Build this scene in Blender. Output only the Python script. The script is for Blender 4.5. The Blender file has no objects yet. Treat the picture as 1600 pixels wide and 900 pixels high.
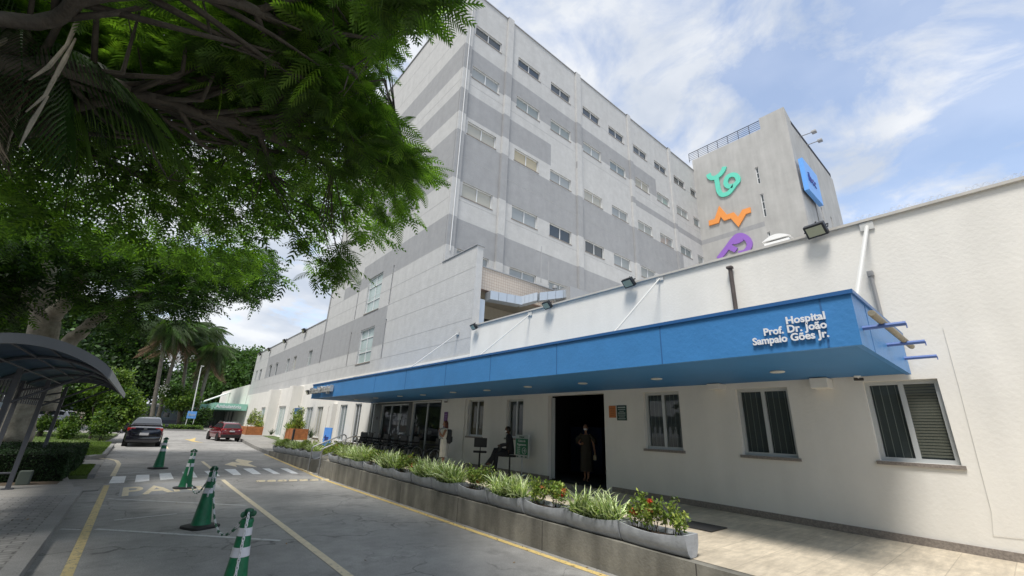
import bpy, bmesh, math, random
import numpy as np
from mathutils import Matrix, Vector
random.seed(7); rng = np.random.default_rng(11)
R = math.radians
S = 1.2                      # the place is laid out in units of 1.2 m and scaled to metres at the end
COL = bpy.context.scene.collection
scene = bpy.context.scene

# ------------------------------------------------------------------ camera
FPX = 655.2; YAW, PIT, ROL = 0.694099, 0.327832, 0.040272
def _axes():
    cy, sy, cp, sp = math.cos(YAW), math.sin(YAW), math.cos(PIT), math.sin(PIT)
    f = Vector((sy*cp, cy*cp, sp)); r = Vector((cy, -sy, 0)); u = r.cross(f)
    cr, sr = math.cos(ROL), math.sin(ROL)
    return r*cr + u*sr, -r*sr + u*cr, f
CR, CU, CF = _axes(); CC = Vector((0, 0, 1.6))
cam = bpy.data.cameras.new('camera'); camo = bpy.data.objects.new('camera', cam); COL.objects.link(camo)
cam.sensor_width = 36; cam.lens = FPX/1600*36; cam.clip_start = .05; cam.clip_end = 3000
m3 = Matrix((CR, CU, -CF)).transposed().to_4x4(); m3.translation = CC*S
camo.matrix_world = m3; scene.camera = camo

# ------------------------------------------------------------------ world, sun, exposure
SUN_EL, SUN_AZ = R(64), math.atan2(-.30, -.60)      # direction towards the sun, azimuth measured from +X
sd = Vector((math.cos(SUN_EL)*math.cos(SUN_AZ), math.cos(SUN_EL)*math.sin(SUN_AZ), math.sin(SUN_EL)))
w = bpy.data.worlds.new('World'); scene.world = w; w.use_nodes = True
nt = w.node_tree; N = nt.nodes; Lk = nt.links; N.clear()
out = N.new('ShaderNodeOutputWorld'); bg = N.new('ShaderNodeBackground'); bg.inputs[1].default_value = .128
sky = N.new('ShaderNodeTexSky'); sky.sky_type = 'NISHITA'; sky.sun_disc = False
sky.sun_elevation = SUN_EL; sky.sun_rotation = math.atan2(sd.x, sd.y); sky.air_density = 1.0; sky.dust_density = .6; sky.ozone_density = 2.0
tc = N.new('ShaderNodeTexCoord'); sep = N.new('ShaderNodeSeparateXYZ'); Lk.new(tc.outputs['Generated'], sep.inputs[0])
za = N.new('ShaderNodeMath'); za.operation = 'ADD'; za.inputs[1].default_value = .22; Lk.new(sep.outputs['Z'], za.inputs[0])
zm = N.new('ShaderNodeMath'); zm.operation = 'MAXIMUM'; zm.inputs[1].default_value = .1; Lk.new(za.outputs[0], zm.inputs[0])
dv = N.new('ShaderNodeVectorMath'); dv.operation = 'DIVIDE'; cb = N.new('ShaderNodeCombineXYZ')
for i in range(3): Lk.new(zm.outputs[0], cb.inputs[i])
Lk.new(tc.outputs['Generated'], dv.inputs[0]); Lk.new(cb.outputs[0], dv.inputs[1])
mp = N.new('ShaderNodeMapping'); mp.inputs['Location'].default_value = (0.9, 2.6, .3); mp.inputs['Scale'].default_value = (1, 1, .6)
Lk.new(dv.outputs[0], mp.inputs[0])
n1 = N.new('ShaderNodeTexNoise'); n1.inputs['Scale'].default_value = 4.2; n1.inputs['Detail'].default_value = 10; n1.inputs['Roughness'].default_value = .60; n1.inputs['Distortion'].default_value = .35
Lk.new(mp.outputs[0], n1.inputs['Vector'])
# clouds lie thicker towards the left of the street, thin out to the right
gd = N.new('ShaderNodeVectorMath'); gd.operation = 'DOT_PRODUCT'; gd.inputs[1].default_value = (-.62, .52, 0); Lk.new(tc.outputs['Generated'], gd.inputs[0])
gm = N.new('ShaderNodeMath'); gm.operation = 'MULTIPLY_ADD'; gm.inputs[1].default_value = .17; Lk.new(gd.outputs['Value'], gm.inputs[0]); Lk.new(n1.outputs['Fac'], gm.inputs[2])
cr = N.new('ShaderNodeValToRGB'); cr.color_ramp.elements[0].position = .36; cr.color_ramp.elements[1].position = .52
cr.color_ramp.elements[0].color = (.38, .38, .38, 1); cr.color_ramp.elements[1].color = (.97, .97, .97, 1)
Lk.new(gm.outputs[0], cr.inputs[0])
n2 = N.new('ShaderNodeTexNoise'); n2.inputs['Scale'].default_value = 3.0; n2.inputs['Detail'].default_value = 6; Lk.new(mp.outputs[0], n2.inputs['Vector'])
cc = N.new('ShaderNodeValToRGB'); cc.color_ramp.elements[0].position = .36; cc.color_ramp.elements[1].position = .62
cc.color_ramp.elements[0].color = (.58, .64, .74, 1); cc.color_ramp.elements[1].color = (.88, .90, .93, 1)
Lk.new(n2.outputs['Fac'], cc.inputs[0])
cm = N.new('ShaderNodeVectorMath'); cm.operation = 'SCALE'; cm.inputs['Scale'].default_value = 6.0; Lk.new(cc.outputs[0], cm.inputs[0])
sk = N.new('ShaderNodeVectorMath'); sk.operation = 'SCALE'; sk.inputs['Scale'].default_value = 1.5; Lk.new(sky.outputs[0], sk.inputs[0])
mx = N.new('ShaderNodeMix'); mx.data_type = 'RGBA'; Lk.new(cr.outputs[0], mx.inputs[0]); Lk.new(sk.outputs[0], mx.inputs[6]); Lk.new(cm.outputs[0], mx.inputs[7])
Lk.new(mx.outputs[2], bg.inputs[0]); Lk.new(bg.outputs[0], out.inputs[0])
sl = bpy.data.lights.new('sun', 'SUN'); sl.energy = 3.0; sl.angle = R(16); sl.color = (1, .96, .9)
so = bpy.data.objects.new('sun', sl); COL.objects.link(so); so.rotation_euler = (-sd).to_track_quat('-Z', 'Y').to_euler()
vs = scene.view_settings; vs.view_transform = 'Standard'; vs.look = 'None'; vs.exposure = .50; vs.gamma = 1; vs.use_curve_mapping = False
scene.cycles.max_bounces = 6; scene.cycles.transparent_max_bounces = 6

# ------------------------------------------------------------------ rays from the viewpoint, used to find real positions
def ray(px, py): return CR*((px-800)/FPX) - CU*((py-450)/FPX) + CF
def on(px, py, **k):
    (a, v), = k.items(); i = 'xyz'.index(a); d = ray(px, py); return CC + d*((v-CC[i])/d[i])
def gz(y): return .0155*min(max(0, y-14), 70)       # the street climbs slowly
def G(px, py, dz=0.):
    z = dz
    for _ in range(12):
        p = on(px, py, z=z)
        if p.y > 400 or p.y < 0: p = on(px, py, y=80.)
        z = z*.5 + .5*(gz(p.y)+dz)
    return Vector((p.x, p.y, gz(p.y)+dz))

# ------------------------------------------------------------------ materials
MATS = {}
def mat(name, col, rough=.8, var=.0, vscale=3., bump=0., bscale=40., metal=0., spec=None, stain=0., emit=0, island=0., coat=0.):
    if name in MATS: return MATS[name]
    m = bpy.data.materials.new(name); m.use_nodes = True; t = m.node_tree; b = t.nodes['Principled BSDF']; L = t.links; n = t.nodes
    b.inputs['Roughness'].default_value = rough; b.inputs['Metallic'].default_value = metal
    if spec is not None: b.inputs['Specular IOR Level'].default_value = spec
    if coat: b.inputs['Coat Weight'].default_value = coat
    col = tuple(col)+(1,)
    b.inputs['Base Color'].default_value = col
    if emit: b.inputs['Emission Color'].default_value = col; b.inputs['Emission Strength'].default_value = emit
    src = None
    if var or stain or bump: tcn = n.new('ShaderNodeTexCoord')
    def mul(src, fac_socket, lo, hi):
        r = n.new('ShaderNodeMapRange'); r.inputs[1].default_value = .3; r.inputs[2].default_value = .7; r.inputs[3].default_value = lo; r.inputs[4].default_value = hi
        L.new(fac_socket, r.inputs[0]); v = n.new('ShaderNodeVectorMath'); v.operation = 'SCALE'
        if src is None: v.inputs[0].default_value = col[:3]
        else: L.new(src, v.inputs[0])
        L.new(r.outputs[0], v.inputs['Scale']); return v.outputs[0]
    if var:
        a = n.new('ShaderNodeTexNoise'); a.inputs['Scale'].default_value = vscale; a.inputs['Detail'].default_value = 8; a.inputs['Roughness'].default_value = .65
        L.new(tcn.outputs['Object'], a.inputs['Vector']); src = mul(src, a.outputs['Fac'], 1-var, 1+var)
    if stain:
        mpn = n.new('ShaderNodeMapping'); mpn.inputs['Scale'].default_value = (1.6, 1.6, .22); L.new(tcn.outputs['Object'], mpn.inputs[0])
        a = n.new('ShaderNodeTexNoise'); a.inputs['Scale'].default_value = 1.3; a.inputs['Detail'].default_value = 7; L.new(mpn.outputs[0], a.inputs['Vector'])
        src = mul(src, a.outputs['Fac'], 1-stain, 1+stain*.3)
    if island:
        g = n.new('ShaderNodeNewGeometry'); src = mul(src, g.outputs['Random Per Island'], 1-island, 1+island)
    if src is not None: L.new(src, b.inputs['Base Color'])
    if bump:
        a = n.new('ShaderNodeTexNoise'); a.inputs['Scale'].default_value = bscale; a.inputs['Detail'].default_value = 5; L.new(tcn.outputs['Object'], a.inputs['Vector'])
        bm_ = n.new('ShaderNodeBump'); bm_.inputs['Strength'].default_value = bump; bm_.inputs['Distance'].default_value = .02; L.new(a.outputs['Fac'], bm_.inputs['Height']); L.new(bm_.outputs[0], b.inputs['Normal'])
    MATS[name] = m; return m
def leafmat(name, col, trans=.35, island=.45, rough=.55, var=.35, vscale=1.2):
    if name in MATS: return MATS[name]
    m = mat(name, col, rough, var=var, vscale=vscale, island=island, spec=.3); t = m.node_tree; b = t.nodes['Principled BSDF']; o = t.nodes['Material Output']
    tr = t.nodes.new('ShaderNodeBsdfTranslucent'); ms = t.nodes.new('ShaderNodeMixShader'); ms.inputs[0].default_value = trans
    s = b.inputs['Base Color'].links[0].from_socket
    bc = t.nodes.new('ShaderNodeVectorMath'); bc.operation = 'MULTIPLY'; bc.inputs[1].default_value = (1.5, 1.7, .6)
    t.links.new(s, bc.inputs[0]); t.links.new(bc.outputs[0], tr.inputs[0]); t.links.new(b.outputs[0], ms.inputs[1]); t.links.new(tr.outputs[0], ms.inputs[2]); t.links.new(ms.outputs[0], o.inputs[0])
    return m
def glass(name, tint=(.015, .02, .022), through=.45, rough=.02):
    if name in MATS: return MATS[name]
    m = mat(name, tint, rough, spec=.9); t = m.node_tree; b = t.nodes['Principled BSDF']; o = t.nodes['Material Output']
    tr = t.nodes.new('ShaderNodeBsdfTransparent'); tr.inputs[0].default_value = (.8, .86, .85, 1); ms = t.nodes.new('ShaderNodeMixShader'); ms.inputs[0].default_value = through
    t.links.new(b.outputs[0], ms.inputs[1]); t.links.new(tr.outputs[0], ms.inputs[2]); t.links.new(ms.outputs[0], o.inputs[0]); return m
def objvar(m, cols):
    "object-random colour on the material's base colour (blinds and curtains behind each pane differ)"
    t = m.node_tree; oi = t.nodes.new('ShaderNodeObjectInfo'); r = t.nodes.new('ShaderNodeValToRGB'); r.color_ramp.interpolation = 'CONSTANT'
    e = r.color_ramp.elements
    while len(e) < len(cols): e.new(.5)
    for i, c in enumerate(cols): e[i].position = i/len(cols); e[i].color = tuple(c)+(1,)
    t.links.new(oi.outputs['Random'], r.inputs[0]); t.links.new(r.outputs[0], t.nodes['Principled BSDF'].inputs['Base Color']); return m

# ------------------------------------------------------------------ objects
WM = {}
def tag(o, label=None, cat=None, group=None, kind=None):
    if label: o['label'] = label
    if cat: o['category'] = cat
    if group: o['group'] = group
    if kind: o['kind'] = kind
    return o
def thing(name, loc, rz=0, label=None, cat=None, group=None):
    o = bpy.data.objects.new(name, None); COL.objects.link(o); o.location = loc; o.rotation_euler = (0, 0, rz); o.empty_display_size = .2
    WM[o.name] = Matrix.Translation(loc) @ Matrix.Rotation(rz, 4, 'Z'); return tag(o, label, cat, group)
def proto(name, label=None, cat=None, group=None): return thing(name, (0, 0, 0), 0, label, cat, group)
def place(o, loc, rz=0, sc=1.):
    o.location = loc; o.rotation_euler = (0, 0, rz); o.scale = (sc,)*3; return o
def kids(o): return [c for c in COL.objects if c.parent == o]
def copy_tree(o, parent=None, _k=None):
    k = _k if _k is not None else {}
    if not k:
        for c in COL.objects:
            if c.parent: k.setdefault(c.parent.name, []).append(c)
        k['#'] = 1
    c = o.copy(); COL.objects.link(c)
    if parent: c.parent = parent
    for ch in k.get(o.name, []): copy_tree(ch, c, k)
    return c
def relabel(o, label, cat=None):
    o['label'] = label
    if cat: o['category'] = cat
    return o
def finish(me, name, mats, parent, smooth=False, angle=35, structure=False):
    me.name = name
    for m in (mats if isinstance(mats, (list, tuple)) else [mats]): me.materials.append(m)
    o = bpy.data.objects.new(name, me); COL.objects.link(o)
    if parent is not None:
        o.parent = parent; M = Matrix.Identity(4); q = parent; chain = []
        while q is not None: chain.append(q); q = q.parent
        for q in reversed(chain): M = M @ (WM.get(q.name, Matrix.Identity(4)) if q.parent is None else Matrix.Identity(4))
        me.transform(M.inverted())
    if smooth:
        n = len(me.polygons); me.polygons.foreach_set('use_smooth', [True]*n)
        if angle < 180: me.set_sharp_from_angle(angle=R(angle))
    if structure: o['kind'] = 'structure'
    me.update(); return o
class MB:
    def __init__(s): s.v = []; s.f = []; s.m = []; s.mi = 0
    def add(s, vs, fs):
        b = len(s.v); s.v += [tuple(v) for v in vs]; s.f += [tuple(b+i for i in f) for f in fs]; s.m += [s.mi]*len(fs); return s
    def box(s, x0, x1, y0, y1, z0, z1, M=None):
        vs = [Vector((x, y, z)) for x in (x0, x1) for y in (y0, y1) for z in (z0, z1)]
        if M is not None: vs = [M @ v for v in vs]
        return s.add(vs, [(0, 1, 3, 2), (4, 6, 7, 5), (0, 4, 5, 1), (2, 3, 7, 6), (0, 2, 6, 4), (1, 5, 7, 3)])
    def cbox(s, x0, x1, y0, y1, z0, z1, c=.02):
        "box with chamfered edges"
        bm = bmesh.new(); bmesh.ops.create_cube(bm, size=1)
        for v in bm.verts: v.co = Vector((x0+(x1-x0)*(v.co.x+.5), y0+(y1-y0)*(v.co.y+.5), z0+(z1-z0)*(v.co.z+.5)))
        bmesh.ops.bevel(bm, geom=bm.edges[:], offset=c, segments=2, affect='EDGES', profile=.6)
        bm.verts.index_update(); s.add([v.co.copy() for v in bm.verts], [[v.index for v in f.verts] for f in bm.faces]); bm.free(); return s
    def quad(s, *p): return s.add(p, [tuple(range(len(p)))])
    def ring(s, rings, close=False, caps=True):
        n = len(rings[0]); vs = [v for r in rings for v in r]; fs = []
        k = len(rings)
        for a in range(k if close else k-1):
            b = (a+1) % k
            for i in range(n): j = (i+1) % n; fs.append((a*n+i, a*n+j, b*n+j, b*n+i))
        if caps and not close: fs.append(tuple(range(n))[::-1]); fs.append(tuple((k-1)*n+i for i in range(n)))
        return s.add(vs, fs)
    def tube(s, pts, r, n=8, close=False, caps=True):
        pts = [Vector(p) for p in pts]; k = len(pts); rr = r if isinstance(r, (list, tuple)) else [r]*k; rings = []; ref = None
        for i in range(k):
            if close: d = pts[(i+1) % k]-pts[i-1]
            else: d = pts[min(i+1, k-1)]-pts[max(i-1, 0)]
            if d.length < 1e-9: d = Vector((0, 0, 1))
            d.normalize()
            if ref is None: ref = Vector((0, 0, 1)) if abs(d.z) < .9 else Vector((1, 0, 0))
            a = (ref - d*ref.dot(d)).normalized(); ref = a; b = d.cross(a)
            rings.append([pts[i]+(a*math.cos(t)+b*math.sin(t))*rr[i] for t in [2*math.pi*q/n for q in range(n)]])
        return s.ring(rings, close, caps)
    def lathe(s, prof, n=20, M=None, caps=True):
        rings = [[Vector((r*math.cos(2*math.pi*i/n), r*math.sin(2*math.pi*i/n), z)) for i in range(n)] for r, z in prof]
        if M is not None: rings = [[M @ v for v in r] for r in rings]
        return s.ring(rings, False, caps)
    def prism(s, poly, fn, d0, d1):
        "poly in (u,v), fn(u,v,d)->point"
        return s.ring([[fn(u, v, d) for u, v in poly] for d in (d0, d1)])
    def ball(s, c, r, n=10, sx=1, sy=1, sz=1):
        c = Vector(c); prof = [(math.sin(math.pi*i/n), -math.cos(math.pi*i/n)) for i in range(1, n)]
        return s.ring([[c+Vector((r*sx*a*math.cos(2*math.pi*j/(n+4)), r*sy*a*math.sin(2*math.pi*j/(n+4)), r*sz*b)) for j in range(n+4)] for a, b in prof])
    def build(s, name, mats, parent=None, smooth=False, angle=35, structure=False):
        me = bpy.data.meshes.new(name); me.from_pydata(s.v, [], s.f); me.polygons.foreach_set('material_index', s.m)
        bm = bmesh.new(); bm.from_mesh(me); bmesh.ops.recalc_face_normals(bm, faces=bm.faces[:]); bm.to_mesh(me); bm.free()
        return finish(me, name, mats, parent, smooth, angle, structure)
def comps(s):
    "split a builder into its loose pieces"
    par = list(range(len(s.v)))
    def fd(a):
        while par[a] != a: par[a] = par[par[a]]; a = par[a]
        return a
    for f in s.f:
        for q in f[1:]: par[fd(q)] = fd(f[0])
    grp = {}
    for f, m in zip(s.f, s.m): grp.setdefault(fd(f[0]), []).append((f, m))
    out_ = []
    for fs in grp.values():
        n_ = MB(); mp_ = {}
        for f, m in fs:
            for q in f:
                if q not in mp_: mp_[q] = len(n_.v); n_.v.append(s.v[q])
            n_.f.append(tuple(mp_[q] for q in f)); n_.m.append(m)
        out_.append(n_)
    return out_
def each(s, name, mats, parent=None, **k): return [c.build(name, mats, parent, **k) for c in comps(s)]
def fast(name, V, F, mats, parent=None, mi=None, structure=False):
    V = np.asarray(V, dtype=np.float32); F = np.asarray(F, dtype=np.int32); k = F.shape[1]
    me = bpy.data.meshes.new(name); me.vertices.add(len(V)); me.vertices.foreach_set('co', V.ravel())
    me.loops.add(F.size); me.loops.foreach_set('vertex_index', F.ravel()); me.polygons.add(len(F))
    me.polygons.foreach_set('loop_start', np.arange(0, F.size, k, dtype=np.int32))
    if mi is not None: me.polygons.foreach_set('material_index', np.asarray(mi, dtype=np.int32))
    me.update(calc_edges=True); return finish(me, name, mats, parent, structure=structure)
_txt = {}
def text_mb(mb, body, origin, right, up, size, depth=.02, align='LEFT', bold=.0, shear=0):
    cu = bpy.data.curves.new('t', 'FONT'); cu.body = body; cu.size = size; cu.extrude = depth/2; cu.align_x = align; cu.offset = bold; cu.resolution_u = 3; cu.shear = shear
    o = bpy.data.objects.new('t', cu); COL.objects.link(o); dg = bpy.context.evaluated_depsgraph_get(); me = bpy.data.meshes.new_from_object(o.evaluated_get(dg))
    right = Vector(right); up = Vector(up); nn = right.cross(up); O = Vector(origin)
    mb.add([O+right*v.co.x+up*v.co.y+nn*v.co.z for v in me.vertices], [tuple(p.vertices) for p in me.polygons])
    bpy.data.objects.remove(o); bpy.data.curves.remove(cu); bpy.data.meshes.remove(me); return mb
UP = Vector((0, 0, 1))
# a wall made of cells: openings leave holes with reveals, bands switch material
def wall(mb, P, u0, u1, v0, v1, holes, bands, depth, base=0, reveal=0):
    "P(u,v,d): point on wall, d = depth inward"
    us = sorted({round(a, 4) for a in [u0, u1]+[h[i] for h in holes for i in (0, 1)]+[b[i] for b in bands for i in (0, 1)] if u0-1e-6 <= a <= u1+1e-6})
    vs = sorted({round(a, 4) for a in [v0, v1]+[h[i] for h in holes for i in (2, 3)]+[b[i] for b in bands for i in (2, 3)] if v0-1e-6 <= a <= v1+1e-6})
    for a, b in zip(us, us[1:]):
        for c, d in zip(vs, vs[1:]):
            mu, mv = (a+b)/2, (c+d)/2
            if any(h[0] < mu < h[1] and h[2] < mv < h[3] for h in holes): continue
            mb.mi = base
            for bd in bands:
                if bd[0] < mu < bd[1] and bd[2] < mv < bd[3]: mb.mi = bd[4]
            mb.quad(P(a, c, 0), P(b, c, 0), P(b, d, 0), P(a, d, 0))
    mb.mi = reveal
    for a, b, c, d in [h[:4] for h in holes]:
        mb.quad(P(a, c, 0), P(a, d, 0), P(a, d, depth), P(a, c, depth)); mb.quad(P(b, c, 0), P(b, c, depth), P(b, d, depth), P(b, d, 0))
        mb.quad(P(a, d, 0), P(b, d, 0), P(b, d, depth), P(a, d, depth)); mb.quad(P(a, c, 0), P(a, c, depth), P(b, c, depth), P(b, c, 0))
    mb.mi = 0
def window(parent, P, u0, u1, v0, v1, depth, fmat, pmat, mull=(.5,), rails=(), fw=.05, sill=None, name='window', proud=.04):
    mb = MB()
    def bar(a, b, c, d, o0, o1):
        mb.add([P(u, v, e) for u in (a, b) for v in (c, d) for e in (o0, o1)], [(0, 1, 3, 2), (4, 6, 7, 5), (0, 4, 5, 1), (2, 3, 7, 6), (0, 2, 6, 4), (1, 5, 7, 3)])
    d0, d1 = depth-proud, depth+.02
    bar(u0, u1, v0, v0+fw, d0, d1); bar(u0, u1, v1-fw, v1, d0, d1); bar(u0, u0+fw, v0+fw, v1-fw, d0, d1); bar(u1-fw, u1, v0+fw, v1-fw, d0, d1)
    for m in mull: c = u0+(u1-u0)*m; bar(c-fw*.55, c+fw*.55, v0+fw, v1-fw, d0+.005, d1)
    for m in rails: c = v0+(v1-v0)*m; bar(u0+fw, u1-fw, c-fw*.4, c+fw*.4, d0+.008, d1)
    o = mb.build(name, fmat, parent)
    p = MB(); p.quad(P(u0+fw, v0+fw, depth), P(u1-fw, v0+fw, depth), P(u1-fw, v1-fw, depth), P(u0+fw, v1-fw, depth)); p.build('pane', pmat, o)
    if sill:
        s2 = MB(); e = sill
        s2.add([P(u, v, q) for u in (u0-.04, u1+.04) for v in (v0-.05, v0-.003) for q in (-e, depth-.045)], [(0, 1, 3, 2), (4, 6, 7, 5), (0, 4, 5, 1), (2, 3, 7, 6), (0, 2, 6, 4), (1, 5, 7, 3)]); s2.build('sill', M_['stone'], o)
    return o
M_ = {}
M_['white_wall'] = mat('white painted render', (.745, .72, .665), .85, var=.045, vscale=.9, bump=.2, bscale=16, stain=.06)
M_['light_grey'] = mat('light grey cement render', (.48, .478, .468), .9, var=.075, vscale=2.2, bump=.45, bscale=12, stain=.06)
M_['dark_grey'] = mat('dark grey painted render', (.310, .313, .318), .9, var=.07, vscale=2.2, bump=.45, bscale=12, stain=.06)
M_['tower_grey'] = mat('warm grey concrete', (.41, .405, .39), .9, var=.10, vscale=.5, bump=.3, bscale=10, stain=.12)
M_['stone'] = mat('speckled granite', (.23, .20, .175), .6, var=.35, vscale=30)
M_['alu'] = mat('grey aluminium', (.50, .52, .52), .4, metal=.1)
M_['white_alu'] = mat('white window frame', (.65, .66, .66), .45)
M_['black'] = mat('black plastic', (.012, .012, .013), .45)
M_['blue'] = mat('blue canopy cladding', (.055, .225, .52), .42, var=.06, vscale=2., bump=.25, bscale=16)
M_['white'] = mat('white paint', (.72, .72, .71), .5)
M_['dark'] = mat('dark interior', (.012, .012, .013), .9)
M_['asphalt'] = None
# ------------------------------------------------------------------ ground materials
def ground_mat(name, col, kind):
    m = mat(name, col, .88, var=.0); t = m.node_tree; n = t.nodes; L = t.links; b = n['Principled BSDF']
    g = n.new('ShaderNodeNewGeometry'); P = g.outputs['Position']
    def noise(sc, det=8, ro=.6, vec=P):
        a = n.new('ShaderNodeTexNoise'); a.inputs['Scale'].default_value = sc; a.inputs['Detail'].default_value = det; a.inputs['Roughness'].default_value = ro; L.new(vec, a.inputs['Vector']); return a.outputs['Fac']
    def rng_(s, a, b_, lo, hi):
        r = n.new('ShaderNodeMapRange'); r.inputs[1].default_value = a; r.inputs[2].default_value = b_; r.inputs[3].default_value = lo; r.inputs[4].default_value = hi; L.new(s, r.inputs[0]); return r.outputs[0]
    def mul(*ss):
        cur = ss[0]
        for x in ss[1:]:
            q = n.new('ShaderNodeMath'); q.operation = 'MULTIPLY'; L.new(cur, q.inputs[0]); L.new(x, q.inputs[1]); cur = q.outputs[0]
        return cur
    fine = rng_(noise(55, 5, .75), .3, .7, .66, 1.34); mid = rng_(noise(3.5), .3, .7, .88, 1.12); big = rng_(noise(.45), .35, .65, .80, 1.16)
    hsrc = noise(120, 4)
    if kind == 'asphalt':
        def crack(scale, w, vec, rnd=1.):
            v = n.new('ShaderNodeTexVoronoi'); v.feature = 'DISTANCE_TO_EDGE'; v.inputs['Scale'].default_value = scale; v.inputs['Randomness'].default_value = rnd; L.new(vec, v.inputs['Vector'])
            return rng_(v.outputs['Distance'], 0, w, 1., 0.)
        nn = n.new('ShaderNodeTexNoise'); nn.inputs['Scale'].default_value = 1.3; nn.inputs['Detail'].default_value = 8; L.new(P, nn.inputs['Vector'])
        sb = n.new('ShaderNodeVectorMath'); sb.operation = 'SCALE'; sb.inputs['Scale'].default_value = .9; L.new(nn.outputs['Color'], sb.inputs[0])
        ad = n.new('ShaderNodeVectorMath'); L.new(P, ad.inputs[0]); L.new(sb.outputs[0], ad.inputs[1])
        c1 = mul(crack(.42, .010, ad.outputs[0]), rng_(noise(.5, 3), .42, .56, 0, 1)); c2 = mul(crack(1.7, .018, ad.outputs[0]), rng_(noise(.33, 3), .53, .62, 0, .9))
        inv1 = rng_(c1, 0, 1, 1, .45); inv2 = rng_(c2, 0, 1, 1, .55)
        oil = rng_(noise(1.1, 5), .56, .72, 1, .62)
        tot = mul(fine, mid, big, inv1, inv2, oil)
    elif kind == 'tiles' or kind == 'pavers':
        br = n.new('ShaderNodeTexBrick'); L.new(P, br.inputs['Vector']); sc_ = .9 if kind == 'tiles' else 1
        if kind == 'tiles': vals = dict(offset=.37, Scale=1.0, bw=.98, rh=.55, mortar=.006)
        else: vals = dict(offset=.5, Scale=1.0, bw=.27, rh=.135, mortar=.010)
        br.offset = vals['offset']; br.inputs['Scale'].default_value = vals['Scale']; br.inputs['Brick Width'].default_value = vals['bw']; br.inputs['Row Height'].default_value = vals['rh']; br.inputs['Mortar Size'].default_value = vals['mortar']
        br.inputs['Color1'].default_value = (1.06, 1.06, 1.06, 1); br.inputs['Color2'].default_value = (.86, .86, .86, 1); br.inputs['Mortar'].default_value = ((.72, .70, .66, 1) if kind == 'tiles' else (.5, .5, .5, 1))
        sx = n.new('ShaderNodeSeparateXYZ'); L.new(br.outputs['Color'], sx.inputs[0])
        mpn = n.new('ShaderNodeMapping'); mpn.inputs['Scale'].default_value = (1, 4.5, 1); L.new(P, mpn.inputs[0])
        streak = rng_(noise(2.2, 9, .7, mpn.outputs[0]), .3, .7, .74, 1.22) if kind == 'tiles' else rng_(noise(9), .3, .7, .8, 1.2)
        tot = mul(mid, big, sx.outputs[0], streak)
    else: tot = mul(fine, mid, big)
    v = n.new('ShaderNodeVectorMath'); v.operation = 'SCALE'; v.inputs[0].default_value = tuple(col); L.new(tot, v.inputs['Scale']); L.new(v.outputs[0], b.inputs['Base Color'])
    bp = n.new('ShaderNodeBump'); bp.inputs['Strength'].default_value = .35; bp.inputs['Distance'].default_value = .01; L.new(hsrc, bp.inputs['Height']); L.new(bp.outputs[0], b.inputs['Normal'])
    if kind == 'tiles': b.inputs['Roughness'].default_value = .55
    return m
M_['asphalt'] = ground_mat('worn asphalt', (.285, .277, .262), 'asphalt')
M_['tiles'] = ground_mat('quartzite floor tiles', (.60, .52, .40), 'tiles')
M_['pavers'] = ground_mat('concrete pavers', (.25, .243, .23), 'pavers')
M_['pave'] = ground_mat('pale cement pavement', (.25, .24, .22), 'plain')
M_['kerb'] = ground_mat('kerb concrete', (.24, .235, .225), 'plain')
M_['retain'] = mat('weathered cement wall', (.215, .205, .175), .92, var=.25, vscale=2.2, bump=.35, bscale=25, stain=.55)
M_['soil'] = mat('dry soil', (.10, .075, .05), .95, var=.3, vscale=4, bump=.5, bscale=30)
M_['turf'] = mat('turf soil', (.085, .12, .035), .95, var=.35, vscale=3, bump=.6, bscale=60)
def worn(name, col, wear=.5):
    "road paint with worn holes showing the asphalt"
    m = mat(name, col, .75, var=.12, vscale=8); t = m.node_tree; n = t.nodes; L = t.links; b = n['Principled BSDF']
    src = b.inputs['Base Color'].links[0].from_socket; g = n.new('ShaderNodeNewGeometry')
    a = n.new('ShaderNodeTexNoise'); a.inputs['Scale'].default_value = 14; a.inputs['Detail'].default_value = 10; a.inputs['Roughness'].default_value = .75; L.new(g.outputs['Position'], a.inputs['Vector'])
    r = n.new('ShaderNodeMapRange'); r.inputs[1].default_value = wear; r.inputs[2].default_value = wear+.07; L.new(a.outputs['Fac'], r.inputs[0])
    mx_ = n.new('ShaderNodeMix'); mx_.data_type = 'RGBA'; L.new(r.outputs[0], mx_.inputs[0]); L.new(src, mx_.inputs[6]); mx_.inputs[7].default_value = (.20, .195, .185, 1); L.new(mx_.outputs[2], b.inputs['Base Color']); return m
M_['yellow'] = worn('worn yellow road paint', (.62, .46, .17), .54)
M_['cream_y'] = worn('faded yellow road paint', (.58, .46, .22), .53)
M_['cream'] = worn('worn cream road paint', (.66, .57, .40), .57)
M_['rwhite'] = worn('worn white road paint', (.78, .78, .77), .61)
M_['rfaint'] = worn('faint white road paint', (.50, .50, .49), .55)
M_['patch'] = worn('grey painted road patch', (.30, .30, .30), .56)

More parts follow.
